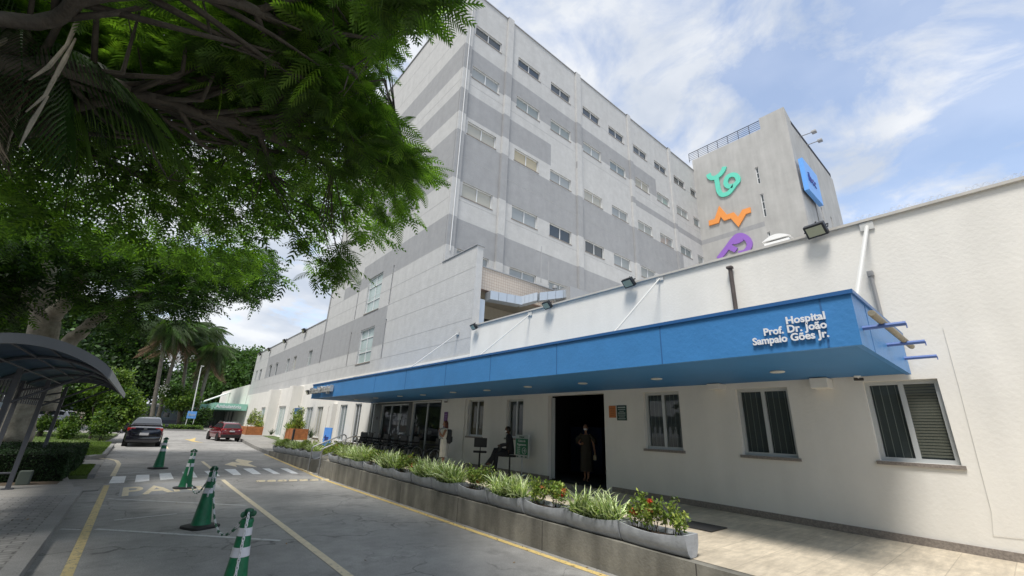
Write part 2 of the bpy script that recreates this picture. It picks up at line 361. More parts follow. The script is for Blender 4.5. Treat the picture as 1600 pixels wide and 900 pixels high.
# ------------------------------------------------------------------ ground, road, pavements
def sheet(name, x0, x1, y0, y1, dz, m, kind='structure', flat=None, ny=None):
    ys = sorted(set([y0, y1]+[y for y in ([14]+list(range(16, 100, 4))) if y0 < y < y1])); V = []; F = []
    for y in ys:
        z = (gz(y) if flat is None else flat)+dz; V += [(x0, y, z), (x1, y, z)]
    for i in range(len(ys)-1): F.append((2*i, 2*i+1, 2*i+3, 2*i+2))
    mb = MB(); mb.add(V, F); o = mb.build(name, m); o['kind'] = kind; return o
sheet('ground', -900, 900, -200, 1600, -.03, M_['asphalt'])
ROADX = 4.83
V = []; F = []; ysr = [-9, 14]+list(range(16, 90, 3))
for y in ysr: V += [(-30 if y > 60 else -.5, y, gz(y)), (ROADX+max(0, (y-15))*.015, y, gz(y))]
for i in range(len(ysr)-1): F.append((2*i, 2*i+1, 2*i+3, 2*i+2))
mb = MB(); mb.add(V, F); o = mb.build('road', M_['asphalt']); o['kind'] = 'structure'

def ribbon(name, pts, wdt, m, dz=.004):
    mb = MB(); P = [Vector(p) for p in pts]; rows = []
    for i, p in enumerate(P):
        d = (P[min(i+1, len(P)-1)]-P[max(i-1, 0)]); d.z = 0; d.normalize(); s = Vector((d.y, -d.x, 0))*wdt/2
        rows.append((p-s, p+s))
    vs = []
    for a, b in rows:
        for q in (a, b): vs.append((q.x, q.y, gz(q.y)+dz))
    mb.add(vs, [(2*i, 2*i+1, 2*i+3, 2*i+2) for i in range(len(P)-1)])
    o = mb.build(name, m); o['kind'] = 'structure'; return o
def line(a, b, n=12): a = Vector(a); b = Vector(b); return [a+(b-a)*i/n for i in range(n+1)]
g = lambda x, y: G(x, y)
ribbon('yellow_edge_line', line((4.68, -3, 0), (4.68, 15, 0))+line((4.72, 16, 0), (4.86, 23.2, 0), 5), .10, M_['yellow'])
ribbon('yellow_edge_line', line((-.17, -2, 0), (-.17, 14.5, 0)), .10, M_['cream_y'])
ribbon('yellow_edge_line', [g(404, 745), g(408, 735)] and [g(176, 744), g(181, 735), g(186, 725), g(182, 720), g(170, 717), g(148, 716)], .11, M_['cream'])
ribbon('yellow_centre_line', line((2.2, -2, 0), (2.2, 14.8, 0)), .10, M_['cream'])
ribbon('yellow_centre_line', [g(336, 737), g(316, 721)], .10, M_['cream'])
ribbon('yellow_centre_line', [g(262, 701), g(258, 693)], .07, M_['cream'])
for a, b, wd in (((169, 779.5), (384, 790), .07), ((150, 827), (438, 845), .075), ((178, 813), (276, 803), .05), ((178, 741), (240, 737), .07), ((350, 737), (330, 736), .03), ((172, 752), (330, 741), .045), ((95, 827), (125, 828), .05)):
    ribbon('faint_road_line', line(G(*a), G(*b), 4), wd, M_['rfaint'])
def flatpoly(name, pts, m, dz=.004):
    mb = MB(); mb.quad(*[(p.x, p.y, gz(p.y)+dz) for p in pts]); o = mb.build(name, m); o['kind'] = 'structure'; return o
c4 = lambda x, y: G(x/4.092+160, y/4.092+680)
for q in (((40, 310), (138, 306), (152, 262), (66, 264)), ((207, 302), (300, 292), (300, 253), (217, 255)), ((370, 288), (456, 280), (436, 241), (363, 246)), ((528, 272), (608, 271), (582, 231), (508, 236)), ((690, 262), (752, 262), (716, 228), (650, 230)), ((838, 256), (888, 254), (850, 217), (778, 218)), ((962, 250), (1016, 249), (960, 212), (897, 214))):
    flatpoly('crosswalk_bar', [c4(*p) for p in q], M_['rwhite'])
d5 = lambda x, y: G(x/5.295+400, y/5.295+590)
for q in (((145, 797), (200, 797), (110, 752), (52, 753)), ((295, 795), (352, 795), (260, 752), (200, 752))): flatpoly('crosswalk_bar', [d5(*p) for p in q], M_['rwhite'])
flatpoly('crosswalk_bar', [d5(*p) for p in ((425, 794), (478, 792), (385, 751), (335, 752))], M_['cream'])
flatpoly('painted_patch', [c4(*p) for p in ((100, 400), (770, 348), (700, 283), (118, 328))], M_['patch'])
mb = MB(); text_mb(mb, 'PARE', (.06, 12.55, .010), (1, .02, 0), (0, 1, 0), 1.0, .001, bold=.022)
zs = [v for v in mb.v]; zmid = .010; xm = max(v[0] for v in zs); ym = max(v[1] for v in zs)
mb.v = [(.10+(v[0]-.06)*1.72/(xm-.06), 12.55+(v[1]-12.55)*1.5/(ym-12.55)+(v[0]-.06)*.22, .0075 if v[2] < zmid else .0105) for v in zs]
o = mb.build('road_lettering', M_['cream']); o['kind'] = 'structure'
# direction arrow in the right lane
flatpoly('road_arrow', [c4(*p) for p in ((780, 188), (862, 204), (850, 190), (990, 206), (930, 180), (965, 168), (862, 152), (848, 166), (880, 178), (830, 172))], M_['cream'], .006)
flatpoly('road_arrow', [G(300, 690), G(318, 692), G(304, 689), G(306, 684), G(296, 687), G(288, 686)], M_['yellow'], .006)
# studs across the right lane
sp = proto('road_stud', 'worn cream rumble stud on the asphalt beside the crosswalk', 'road stud', 'rumble studs across the lane by the crosswalk')
bmv = MB(); pr = [(-.5, 0), (-.36, .7), (-.15, 1), (.15, 1), (.36, .7), (.5, 0)]
bmv.ring([[(sx*.105, .09*a, .035*h) for a, h in pr] for sx in (-1, 1)]); bmv.ring([[(sx*(.08), .05*a, .035+.006*h) for a, h in pr] for sx in (-1, 1)])
COL.objects.unlink(sp); bpy.data.objects.remove(sp)
st = bmv.build('road_stud', M_['cream'], smooth=True); tag(st, 'worn cream rumble stud on the asphalt beside the crosswalk', 'road stud', 'rumble studs across the lane by the crosswalk')
for i in range(7):
    o = st if i == 0 else st.copy()
    if i: COL.objects.link(o)
    p = d5(38+i*88.5, 862-i*2.0); place(o, (p.x, p.y, gz(p.y)+.002)); o['label'] = ('first', 'second', 'third', 'fourth', 'fifth', 'sixth', 'last')[i]+' worn cream rumble stud of the row, counted from the lane line towards the platform'

# left kerb, pavement, lawns
def block(name, poly, z0, z1, m, kind='structure'):
    "prism on the sloping ground; z relative to the street"
    mb = MB(); mb.ring([[(x, y, gz(y)+z) for x, y in poly] for z in (z0, z1)]); o = mb.build(name, m)
    if kind: o['kind'] = kind
    return o
block('sidewalk', [(-12, -8), (-.66, -8), (-.66, 12.2), (-12, 12.2)], -.02, .118, M_['pavers'])
block('sidewalk', [(-12, 12.2), (-.66, 12.2), (-.66, 13.4), (-.95, 15.4), (-.95, 15.6), (-12, 15.6)], -.02, .114, M_['pave'])
block('kerb', [(-.66, -8), (-.5, -8), (-.5, 13.0), (-.54, 13.45), (-.66, 13.45)], -.02, .12, M_['kerb'])
block('sidewalk_ramp', [(-.66, 13.45), (-.28, 13.6), (-.2, 15.6), (-.95, 15.6), (-.95, 15.4)], -.02, .03, M_['pave'])
block('kerb', [(-.60, 15.7), (-.47, 15.75), (-.50, 18.2), (-.62, 18.2)], -.02, .12, M_['kerb'])
block('lawn', [(-1.0, 15.7), (-.60, 15.7), (-.62, 18.2), (-1.0, 18.2)], -.02, .10, M_['turf'])
block('soil_bed', [(-8, 13.9), (-.98, 13.9), (-1.0, 18.9), (-8, 18.9)], -.02, .125, M_['soil'])
block('side_street', [(-30, 19.0), (-.5, 19.0), (-.5, 21.0), (-30, 21.0)], -.02, .012, M_['pave'])
block('kerb', [(-.9, 21.0), (-.55, 22.0), (-.50, 27.5), (-.62, 27.5), (-.68, 22.1), (-1.05, 21.15)], -.02, .12, M_['kerb'])
block('lawn', [(-1.3, 21.2), (-.68, 22.1), (-.62, 27.5), (-1.5, 31.0), (-2.2, 27.0)], -.02, .10, M_['turf'])
block('footpath', [(-30, 21.0), (-1.3, 21.2), (-2.2, 27.), (-30, 27.)], -.02, .06, M_['pave'])
block('lawn', [(-30, 27), (-2.2, 27.0), (-.9, 33), (-.7, 38), (-30, 38)], -.02, .10, M_['turf'])
block('side_street', [(-40, 38), (-.7, 38), (-.6, 60), (-40, 60)], -.02, .02, M_['pave'])

# ------------------------------------------------------------------ raised platform on the right
def tz(y): return .325+.0105*min(max(y, -3), 16)          # top of the platform
PX = 4.83
mb = MB(); ys = [-9, -3, 0, 3, 6, 9, 12, 15.0]
mb.ring([[(PX, y, -.02), (PX, y, tz(y)), (14, y, tz(y)), (14, y, -.02)] for y in ys])
o = mb.build('platform', M_['retain']); o['kind'] = 'structure'
mb = MB(); mb.add([q for y in ys for q in ((PX+.12, y, tz(y)+.004), (14, y, tz(y)+.004))], [(2*i, 2*i+1, 2*i+3, 2*i+2) for i in range(len(ys)-1)])
o = mb.build('platform_paving', M_['tiles']); o['kind'] = 'structure'
mb = MB()
for y in (.4, 2.6, 4.9, 7.1, 9.4, 11.7, 13.9): mb.box(PX-.003, PX+.004, y-.006, y+.006, .0, tz(y)-.002)
o = mb.build('platform_joint', mat('dark joint', (.06, .055, .05), .95)); o['kind'] = 'structure'
def tz2(y): return .425-.019*(min(y, 23)-16)
mb = MB(); mb.ring([[(PX+max(0, y-18)*.03, y, gz(y)-.02), (PX+max(0, y-18)*.03, y, tz2(y)), (14, y, tz2(y)), (14, y, gz(y)-.02)] for y in (16.05, 18, 20.6, 23)])
o = mb.build('platform', M_['retain']); o['kind'] = 'structure'
mb = MB(); mb.box(5.75, 14, 15.0, 16.05, -.02, .43); mb.box(PX+.55, 5.75, 15.0, 16.05, -.02, .30); mb.box(PX+.22, PX+.55, 15.0, 16.05, -.02, .16)
o = mb.build('entrance_steps', M_['pave']); o['kind'] = 'structure'
block('sidewalk', [(4.98, 23), (14, 23), (14, 60), (7.0, 60), (6.2, 45), (5.5, 34), (5.1, 27)], -.02, .13, M_['pave'])
block('lawn', [(7.0, 27), (8.3, 27), (8.3, 38), (7.6, 38)], .1, .16, M_['turf'])
# coarse joint and drip marks of the retaining wall are thin grooves cut as dark strips
mb = MB()
for a, b in ((-9, 6.38), (8.42, 12.4)):
    mb.ring([[(8.462, y, tz(y)-.02), (8.462, y, tz(y)+.105), (8.53, y, tz(y)+.105), (8.53, y, tz(y)-.02)] for y in ([a]+[q for q in (-3, 0, 3) if a < q < b]+[b])])
o = mb.build('skirting', M_['stone']); o['kind'] = 'structure'
K = 1.056
def kz(z): return 1.6+(z-1.6)*K
M_['pane_blind'] = objvar(mat('window pane with drawn blinds', (.3, .3, .28), .12, spec=.6), [(.33, .35, .34), (.25, .28, .27), (.38, .37, .32), (.30, .32, .32), (.20, .235, .24), (.41, .36, .25), (.28, .30, .30)])
M_['pane_dark'] = mat('dark window pane', (.05, .06, .065), .06, spec=.8)
M_['pane_frost'] = mat('frosted greenish pane', (.36, .44, .42), .2, spec=.6)
M_['glass'] = glass('clear dark glass', through=.62)
M_['joint'] = mat('joint shadow gap', (.36, .36, .355), .95)
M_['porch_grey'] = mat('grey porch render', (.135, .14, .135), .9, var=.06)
M_['coping'] = mat('metal coping', (.33, .33, .33), .5, metal=.3)
M_['tile_wall'] = None
LG, DG = 1, 2
hb = thing('hospital_building', (8.5, 30, 0), 0, 'tall grey banded hospital block with long low wing along the street', 'hospital building')
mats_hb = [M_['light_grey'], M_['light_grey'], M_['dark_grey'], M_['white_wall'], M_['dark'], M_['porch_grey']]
Ps = lambda u, v, d: (8.5+d, u, v)
Pw = lambda u, v, d: (8.45+d, u, v)
Pf = lambda u, v, d: (u, 15+d, v)
def q5(x, y, X=8.5): return on(x/5.295+400, y/5.295+590, x=X)
# street face, grey storeys
BA, BB, BD, BE = (19.35, 21.0), (16.55, 17.95), (12.75, 15.5), (9.28, 10.78)
tw = [(21.45, 23.42, 7.6, 9.75), (21.55, 23.48, 4.74, 6.66)]
slots = [(24.8, 24.94, 7.55, 9.78), (20.06, 20.2, 7.55, 9.73), (24.92, 25.06, 4.74, 6.78), (20.1, 20.24, 4.73, 6.77)]
wing = [(45.1, 46.2, 5.5, 6.66), (42.7, 43.7, 5.5, 6.66), (38.7, 39.6, 5.5, 6.64), (36.6, 37.5, 5.5, 6.64), (32.45, 33.4, 5.52, 6.64), (49.5, 50.5, 5.48, 6.62), (51.6, 52.3, 5.5, 6.6)]
mb = MB()
wall(mb, Ps, 15.0, 30.35, 4.0, 25.1, tw+slots, [(20.2, 30.35, 5.5, 7.53, DG)]+[(15, 24.5, a, b, DG) for a, b in (BA, BB, BD, BE)]+[(24.5, 27.5, BE[0], BE[1]-.7, DG)], .14, LG, LG)
wall(mb, Ps, 30.35, 53.8, 4.0, 8.5, wing, [(30.35, 47.4, 5.5, 7.53, DG)], .14, LG, LG)
wall(mb, Ps, 12.42, 15.0, 3.9, 8.41, [], [], .1, LG, LG)
mb.mi = 4
for a_, b_, c_, d_ in slots: mb.quad((8.60, a_, c_), (8.60, b_, c_), (8.60, b_, d_), (8.60, a_, d_))
mb.mi = LG
mb.quad((8.8, 12.42, 3.9), (8.8, 15, 3.9), (8.8, 15, 8.41), (8.8, 12.42, 8.41)); mb.quad((8.5, 12.42, 3.9), (8.8, 12.42, 3.9), (8.8, 12.42, 8.41), (8.5, 12.42, 8.41)); mb.quad((8.5, 12.42, 8.41), (8.8, 12.42, 8.41), (8.8, 15, 8.41), (8.5, 15, 8.41))
# roofs and back faces
mb.quad((8.5, 15, 25.0), (33.8, 15, 25.0), (33.8, 30.35, 25.0), (8.5, 30.35, 25.0)); mb.quad((8.5, 30.35, 8.4), (8.5, 30.35, 25.1), (33.8, 30.35, 25.1), (33.8, 30.35, 8.4))
mb.quad((8.5, 30.35, 8.42), (20, 30.35, 8.42), (20, 53.8, 8.42), (8.5, 53.8, 8.42)); mb.quad((8.5, 53.8, -.1), (20, 53.8, -.1), (20, 53.8, 8.5), (8.5, 53.8, 8.5)); mb.quad((20, 30, 0), (20, 53.8, 0), (20, 53.8, 8.5), (20, 30, 8.5))
mb.build('street_wall', mats_hb, hb)
# white ground storey
def yy(x, y, X=8.45): return q5(x, y, X).y
gw = [(yy(463, 300), yy(412, 300), .76, 2.56), (yy(548, 300), yy(500, 300), .76, 2.56), (yy(643, 300), yy(592, 300), .74, 2.56), (yy(748, 300), yy(690, 300), .74, 2.6), (yy(865, 300), yy(812, 300), .74, 2.62), (yy(983, 300), yy(940, 300), .74, 2.64)]
bays = [(14.0, 16.21, .36, 2.56), (16.56, 19.2, .36, 2.5)]
doors = [(yy(250, 300), yy(180, 300), .50, 2.75), (yy(100, 300), yy(35, 300), .52, 2.75)]
mb = MB()
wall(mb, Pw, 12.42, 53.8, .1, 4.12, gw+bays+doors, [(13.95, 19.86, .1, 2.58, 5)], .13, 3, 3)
mb.mi = 3; mb.quad((8.45, 12.42, .1), (8.52, 12.42, .1), (8.52, 12.42, 4.12), (8.45, 12.42, 4.12))
for a, b, c, d in bays: mb.mi = 4; mb.box(9.9, 9.95, a-.2, b+.2, c, d)
mb.mi = 3; mb.quad((8.45, 12.42, 4.12), (8.5, 12.42, 4.12), (8.5, 53.8, 4.12), (8.45, 53.8, 4.12))
mb.build('ground_storey_wall', mats_hb, hb)
mb = MB()
for x0, x1, yb in ((320, 250, 470), (150, 108, 470)):
    ya = on(x0/5.295+400, 66/5.295+590, x=7.95).y; z1 = on(x0/5.295+400, (70 if x0 > 200 else 100)/5.295+590, x=7.95).z
    mb.box(7.75, 8.449, ya-.55, ya+.35, .3, z1)
mb.box(8.2, 8.449, yy(662, 300)-.02, yy(634, 300), .3, 2.66)
each(mb, 'pilaster', M_['white_wall'], hb)
for h in gw:
    window(hb, Pw, *h, .10, M_['white_alu'], M_['pane_dark'] if h[0] < 22.5 else M_['pane_blind'], mull=(.5,), fw=.05, sill=.03)
for h in doors:
    window(hb, Pw, *h, .11, M_['white'], M_['pane_frost'], mull=(.5,), fw=.1, name='glass_door')
for h in tw:
    o = window(hb, Ps, *h, .12, M_['white_alu'], M_['pane_frost'], mull=(.5,), rails=(.32, .72), fw=.06, sill=.03)
for h in wing: window(hb, Ps, *h, .12, M_['alu'], M_['pane_dark'] if h[0] > 40 else M_['pane_blind'], mull=(), fw=.05)
for i, h in enumerate(bays):
    window(hb, Pw, *h, .11, M_['alu'], M_['glass'], mull=(.33, .66) if i else (.5,), fw=.05, name='shop_window')
# things behind the bay glass: desk, shelves, notices
mb = MB(); mb.mi = 0
for i in range(14):
    y0 = 14.2+rng.random()*4.7; z0 = 1.0+rng.random()*.9; mb.mi = int(rng.integers(0, 3)); mb.box(9.55, 9.6, y0, y0+.08+rng.random()*.25, z0, z0+.1+rng.random()*.22)
mb.mi = 0; mb.box(9.5, 9.85, 14.3, 18.9, .4, 1.05)
mb.build('interior_shelf', [mat('beige paper', (.30, .26, .18), .8), mat('dull brown box', (.16, .11, .06), .8), mat('pale paper', (.42, .42, .40), .8)], hb)
mb = MB()
for (a, b, c, d) in ((17.3, 17.62, 1.86, 2.12), (17.42, 17.5, 1.62, 1.80), (17.5, 17.58, 1.45, 1.6), (17.36, 17.44, 1.35, 1.5), (17.0, 17.1, 1.62, 1.84), (17.9, 17.98, 1.3, 1.42), (17.78, 17.86, 1.38, 1.5), (17.46, 17.54, 1.22, 1.36), (18.1, 18.17, 1.2, 1.3), (17.2, 17.5, 1.15, 1.32)): mb.box(8.545, 8.55, a, b, c, d)
each(mb, 'paper_notice', mat('white paper notice', (.62, .63, .64), .8), hb)
# facade with the window grid
xs = [8.67, 11.62, 14.25, 17.15, 19.85, 22.75, 25.5, 28.35, 31.03]; wd = [1.72]*8+[.98]
rows = [(21.07, 21.75), (18.25, 18.98), (14.84, 15.55), (11.45, 12.2), (8.2, 8.9)]
fw_ = []; info = []
for r_, (a, b) in enumerate(rows):
    for c_, x0 in enumerate(xs):
        if r_ == 4 and c_ > 3: continue
        h = (x0*K, (x0+wd[c_])*K, kz(a), kz(b)); fw_.append(h); info.append((r_, c_))
mb = MB()
fb = [(8.5, 26.9, BA[0], BA[1], DG), (8.5, 15.1, BB[0], BB[1]+.1, DG), (8.5, 30.2, BD[0], BD[1]-.02, DG), (8.5, 22.5, BE[0], BE[1], DG), (23.9, 33.8, 17.45, 17.95, DG)]
wall(mb, Pf, 8.5, 33.8, 4.9, 25.1, fw_, fb, .13, LG, LG)
mb.build('courtyard_wall', mats_hb, hb)
for px0, px1 in ((8.52, 8.94), (11.32, 11.75), (17.36, 17.82), (23.3, 23.7), (29.2, 29.6)):
    mb = MB(); Pp = lambda u, v, d: (u, 14.88+d, v)
    wall(mb, Pp, px0, px1, 5.0, 25.22, [], [(x0-1, x1+1, a, b, m) for x0, x1, a, b, m in fb if x1 > px1+.2], .1, LG, LG)
    mb.mi = LG
    vs_ = sorted({5.0, 25.22}|{q for b in fb if b[1] > px1+.2 for q in (b[2], b[3])})
    for c, d in zip(vs_, vs_[1:]):
        mb.mi = DG if any(b[2] < (c+d)/2 < b[3] and b[1] > px1+.2 for b in fb) else LG
        for u in (px0, px1): mb.quad((u, 14.88, c), (u, 14.998, c), (u, 14.998, d), (u, 14.88, d))
    mb.mi = LG; mb.box(px0, px1, 14.89, 15.2, 25.102, 25.22); mb.build('pilaster', mats_hb, hb)
for h, (r_, c_) in zip(fw_, info):
    window(hb, Pf, *h, .11, M_['white_alu'], M_['pane_dark'] if (r_ == 0 or (r_, c_) in ((3, 2), (3, 3))) else M_['pane_blind'], mull=(.5,) if c_ < 8 else (), fw=.045, sill=.02)
    if r_ == 0:      # dark louvre band over the top row
        pass
mb = MB()
for z in (9.30, 8.42, 7.52, 6.60, 5.48, 4.75): 
    mb.box(8.497, 8.503, 12.44, 20.0 if z > 7.6 else 53.7, z-.012, z+.012) if z < 8.4 else mb.box(8.497, 8.503, 15.02, 30.3, z-.012, z+.012)
for z in (11.7, 13.2, 14.1, 18.6, 22.0, 23.6, 20.1): mb.box(8.497, 8.503, 15.02, 30.3, z-.012, z+.012)
for z in (8.3, 11.75, 14.15, 18.65, 22.2): mb.box(8.95, 33.7, 14.997, 15.003, z-.010, z+.010)
each(mb, 'wall_joint', M_['joint'], hb)
mb = MB()
mb.box(8.44, 8.62, 14.95, 30.4, 25.1, 25.16); mb.box(8.44, 33.8, 14.95, 15.12, 25.1, 25.16); mb.box(8.46, 8.7, 30.36, 53.84, 8.5, 8.56); mb.box(8.46, 8.84, 12.38, 14.99, 8.41, 8.45)
each(mb, 'coping', M_['coping'], hb)
mb = MB(); mb.tube([(8.47, 30.25, 5.5), (8.47, 30.25, 25)], .05, 6); mb.build('corner_pipe', M_['coping'], hb)
mb = MB(); mb.tube([(8.72, 14.85, 9.0), (8.72, 14.85, 24.6)], .022, 6); mb.build('lightning_cable', M_['white'], hb)
# tiled parapet of the recessed terrace with its dark opening
tm = mat('cream mosaic tiles', (.50, .44, .37), .6, var=.04); t = tm.node_tree; br = t.nodes.new('ShaderNodeTexBrick'); ge = t.nodes.new('ShaderNodeTexCoord'); mpp = t.nodes.new('ShaderNodeMapping'); mpp.inputs['Rotation'].default_value = (R(90), 0, 0)
t.links.new(ge.outputs['Object'], mpp.inputs[0]); t.links.new(mpp.outputs[0], br.inputs['Vector']); br.offset = 0; br.inputs['Scale'].default_value = 1; br.inputs['Brick Width'].default_value = .14; br.inputs['Row Height'].default_value = .14; br.inputs['Mortar Size'].default_value = .009
br.inputs['Color1'].default_value = (.50, .44, .37, 1); br.inputs['Color2'].default_value = (.46, .41, .35, 1); br.inputs['Mortar'].default_value = (.33, .24, .2, 1); t.links.new(br.outputs['Color'], t.nodes['Principled BSDF'].inputs['Base Color'])
mb = MB(); mb.box(8.801, 17.5, 12.6, 12.85, 6.76, 7.66); mb.build('terrace_parapet', tm, hb)
mb = MB(); mb.box(8.801, 17.5, 12.56, 12.9, 7.66, 7.70); each(mb, 'coping', M_['coping'], hb)
beige = mat('beige render', (.36, .33, .27), .9, var=.1)
mb = MB(); mb.box(8.801, 17.5, 12.851, 14.998, 6.8, 6.9); mb.box(8.801, 17.5, 14.5, 14.99, 5.0, 6.8); mb.build('terrace_wall', beige, hb)
mb = MB(); Pq = lambda u, v, d: (u, 14.45+d, v); 
window(hb, Pq, 9.5, 12.6, 5.1, 6.2, .03, M_['dark'], mat('planted green screen', (.05, .055, .035), .9, var=.7, vscale=9), mull=(), name='vent_screen')

# ------------------------------------------------------------------ side tower with the coloured emblems
st_ = thing('side_tower', (33.8, 15, 0), 0, 'plain grey concrete tower with roof railing and coloured emblems on its face', 'tower')
X2 = 33.8; Y2 = 7.19; c6 = lambda px_, py_, **k: on(px_/2.646+1040, py_/2.647+160, **k)
zt = c6(487, 18, x=X2).z; yb = c6(385, 70, x=X2).y; zr = c6(388, 112, x=X2).z; Xe = c6(715, 420, y=Y2).x
Pt = lambda u, v, d: (X2+d, u, v); Pr = lambda u, v, d: (u, Y2+d, v)
def rc(a, b, c, d, X=X2):        # two zoom-pixel corners -> (y0,y1,z0,z1)
    p = c6(a, b, x=X); q = c6(c, d, x=X); return (min(p.y, q.y), max(p.y, q.y), min(p.z, q.z), max(p.z, q.z))
sw = [(c6(383, 270, x=X2).y, c6(368, 270, x=X2).y, c6(388, 335, x=X2).z, c6(370, 270, x=X2).z),
      (c6(404, 380, x=X2).y, c6(389, 380, x=X2).y, c6(413, 472, x=X2).z, c6(392, 380, x=X2).z),
      (c6(432, 536, x=X2).y, c6(419, 536, x=X2).y, c6(433, 580, x=X2).z, c6(424, 536, x=X2).z)]
zb = c6(150, 585, x=X2).z; zb0 = c6(150, 572, x=X2).z; ybe = c6(410, 500, x=X2).y
mb = MB(); mb.mi = 0
wall(mb, Pt, Y2, 15, 3, zr, sw, [(ybe, 15, zb-.13, zb+.30, 1)], .15, 0, 0)
wall(mb, Pt, Y2, yb, zr, zt, [], [], .1, 0, 0)
sw2 = []
for (a, b, c, d) in ((612, 400, 632, 470), (640, 430, 658, 490), (680, 470, 690, 495)):
    p = c6(a, b, y=Y2); q = c6(c, d, y=Y2); sw2.append((p.x, q.x, q.z-1, p.z))
wall(mb, Pr, X2, Xe, 3, zr, sw2, [], .2, 0, 0)
mb.quad((X2, Y2, zr), (X2+1.2, Y2, zr), (X2+1.2, Y2, zt-.5), (X2, Y2, zt)); mb.quad((X2+1.2, Y2, zr), (X2+1.2, yb, zr), (X2+1.2, yb, zt-.5), (X2+1.2, Y2, zt-.5))
mb.quad((X2, yb, zr), (X2+1.2, yb, zr), (X2+1.2, yb, zt-.5), (X2, yb, zt)); mb.quad((X2, Y2, zt), (X2+1.2, Y2, zt-.5), (X2+1.2, yb, zt-.5), (X2, yb, zt))
mb.quad((X2, Y2, zr-.1), (Xe, Y2, zr-.1), (Xe, 15, zr-.1), (X2, 15, zr-.1)); mb.quad((Xe, Y2, 3), (Xe, 15, 3), (Xe, 15, zr), (Xe, Y2, zr)); mb.quad((X2, 15, 3), (Xe, 15, 3), (Xe, 15, zr), (X2, 15, zr))
mb.build('wall', [M_['tower_grey'], M_['dark_grey']], st_)
for h in sw: window(st_, Pt, *h, .12, M_['white_alu'], M_['pane_dark'], mull=(), rails=(.35, .66), fw=.06)
for h in sw2: window(st_, Pr, *h, .15, M_['white_alu'], M_['pane_dark'], mull=(), fw=.06)
def railing(name, a, b, h, n, parent, bars=5, r=.02):
    mb = MB(); a = Vector(a); b = Vector(b)
    for i in range(n+1): p = a+(b-a)*i/n; mb.tube([p, p+UP*h], r*1.3, 5)
    for k in range(bars): z = h*(k+1)/bars; mb.tube([a+UP*z, b+UP*z], r if k < bars-1 else r*1.8, 5)
    return mb.build(name, mat('dark steel', (.05, .05, .06), .5, metal=.4), parent)
zrail = c6(52, 236, x=X2).z
railing('railing', (X2+.1, yb, zr), (X2+.1, 15.3, zr), zrail-c6(60, 250, x=X2).z+.45, 7, st_)
railing('railing', (X2+1.3, Y2+.1, zr), (Xe, Y2+.1, zr), .65, 6, st_)
# two small lamps on arms above the right face
for a, b in (((560, 135), (610, 122)), ((590, 170), (635, 158))):
    p = c6(*a, y=Y2); q = c6(*b, y=Y2-1.6)
    t = thing('roof_lamp', p, 0, 'thin-armed lamp above the blue sign, %s' % ('nearer to the tower corner' if a[0] == 560 else 'farther from the tower corner'), 'roof lamp', 'lamps on thin arms over the blue rooftop sign')
    m_ = MB(); m_.tube([(p.x, Y2+.2, p.z-.1), q], .035, 6); m_.build('arm', M_['coping'], t); m_ = MB(); m_.cbox(q.x-.18, q.x+.18, q.y-.2, q.y+.1, q.z-.1, q.z+.05, .02); m_.build('lamp_head', M_['coping'], t)

# emblems: strokes swept flat on the wall
def emblem(name, strokes, wdt, col, label, px=lambda p: c6(p[0], p[1], x=X2), closed=(), smoothit=True, thick=.12):
    mb = MB()
    for si, s_ in enumerate(strokes):
        P = [Vector((0, px(p).y, px(p).z)) for p in s_]
        if smoothit:
            Q = []; n = len(P); cl = si in closed
            for i in range(n if cl else n-1):
                p0 = P[i-1] if (i > 0 or cl) else P[i]; p1 = P[i]; p2 = P[(i+1) % n]; p3 = P[(i+2) % n] if (i+2 < n or cl) else p2
                for k in range(6):
                    t = k/6; Q.append(.5*((2*p1)+(p2-p0)*t+(2*p0-5*p1+4*p2-p3)*t*t+(3*p1-p0-3*p2+p3)*t**3))
            if not cl: Q.append(P[-1])
            P = Q
        cl = si in closed; n = len(P); L_, R_ = [], []
        for i in range(n):
            a = P[i-1] if (i > 0 or cl) else P[i]; b = P[(i+1) % n] if (i < n-1 or cl) else P[i]
            if smoothit or i in (0, n-1):
                d = (b-a).normalized(); s = Vector((0, -d.z, d.y)); k = 1
            else:
                d1 = (P[i]-a).normalized(); d2 = (b-P[i]).normalized(); d = (d1+d2).normalized(); s = Vector((0, -d.z, d.y)); k = 1/max(.45, s.dot(Vector((0, -d1.z, d1.y))))
            L_.append(P[i]+s*wdt/2*k); R_.append(P[i]-s*wdt/2*k)
        e = .003*si
        rings = [[(X2-thick-e, l.y, l.z), (X2-thick-e, r.y, r.z), (X2-.01, r.y, r.z), (X2-.01, l.y, l.z)] for l, r in zip(L_, R_)]
        mb.ring(rings, close=cl)
    o = mb.build(name, mat('emblem paint %.2f' % col[0], col, .45), None); tag(o, label, 'wall emblem'); return o
z6 = lambda p: on(p[0]/6+1080, p[1]/6+250, x=X2-.12)
emblem('wall_emblem', [[(160, 130), (172, 160), (210, 168), (262, 140), (298, 95), (308, 62)], [(235, 165), (245, 230), (258, 290), (290, 325), (345, 310), (385, 265), (405, 235), (440, 190), (420, 145), (375, 138), (335, 165), (322, 215), (345, 245), (390, 240)]], .38, (.13, .62, .47), 'mint green curly emblem, uppermost on the grey side tower', z6)
emblem('wall_emblem', [[(165, 592), (238, 570), (268, 480), (320, 540), (385, 518), (440, 580), (495, 485), (555, 466)]], .47, (.80, .30, .07), 'orange zigzag emblem below the green one on the grey side tower', z6, smoothit=False)
emblem('wall_emblem', [[(255, 925), (330, 830), (385, 755), (430, 712), (480, 710), (530, 745), (545, 800), (505, 860), (440, 875)], [(330, 800), (420, 845)], [(395, 765), (430, 760), (480, 735)]], .43, (.28, .13, .50), 'purple ribbon-like emblem half hidden behind the white wall top', z6)
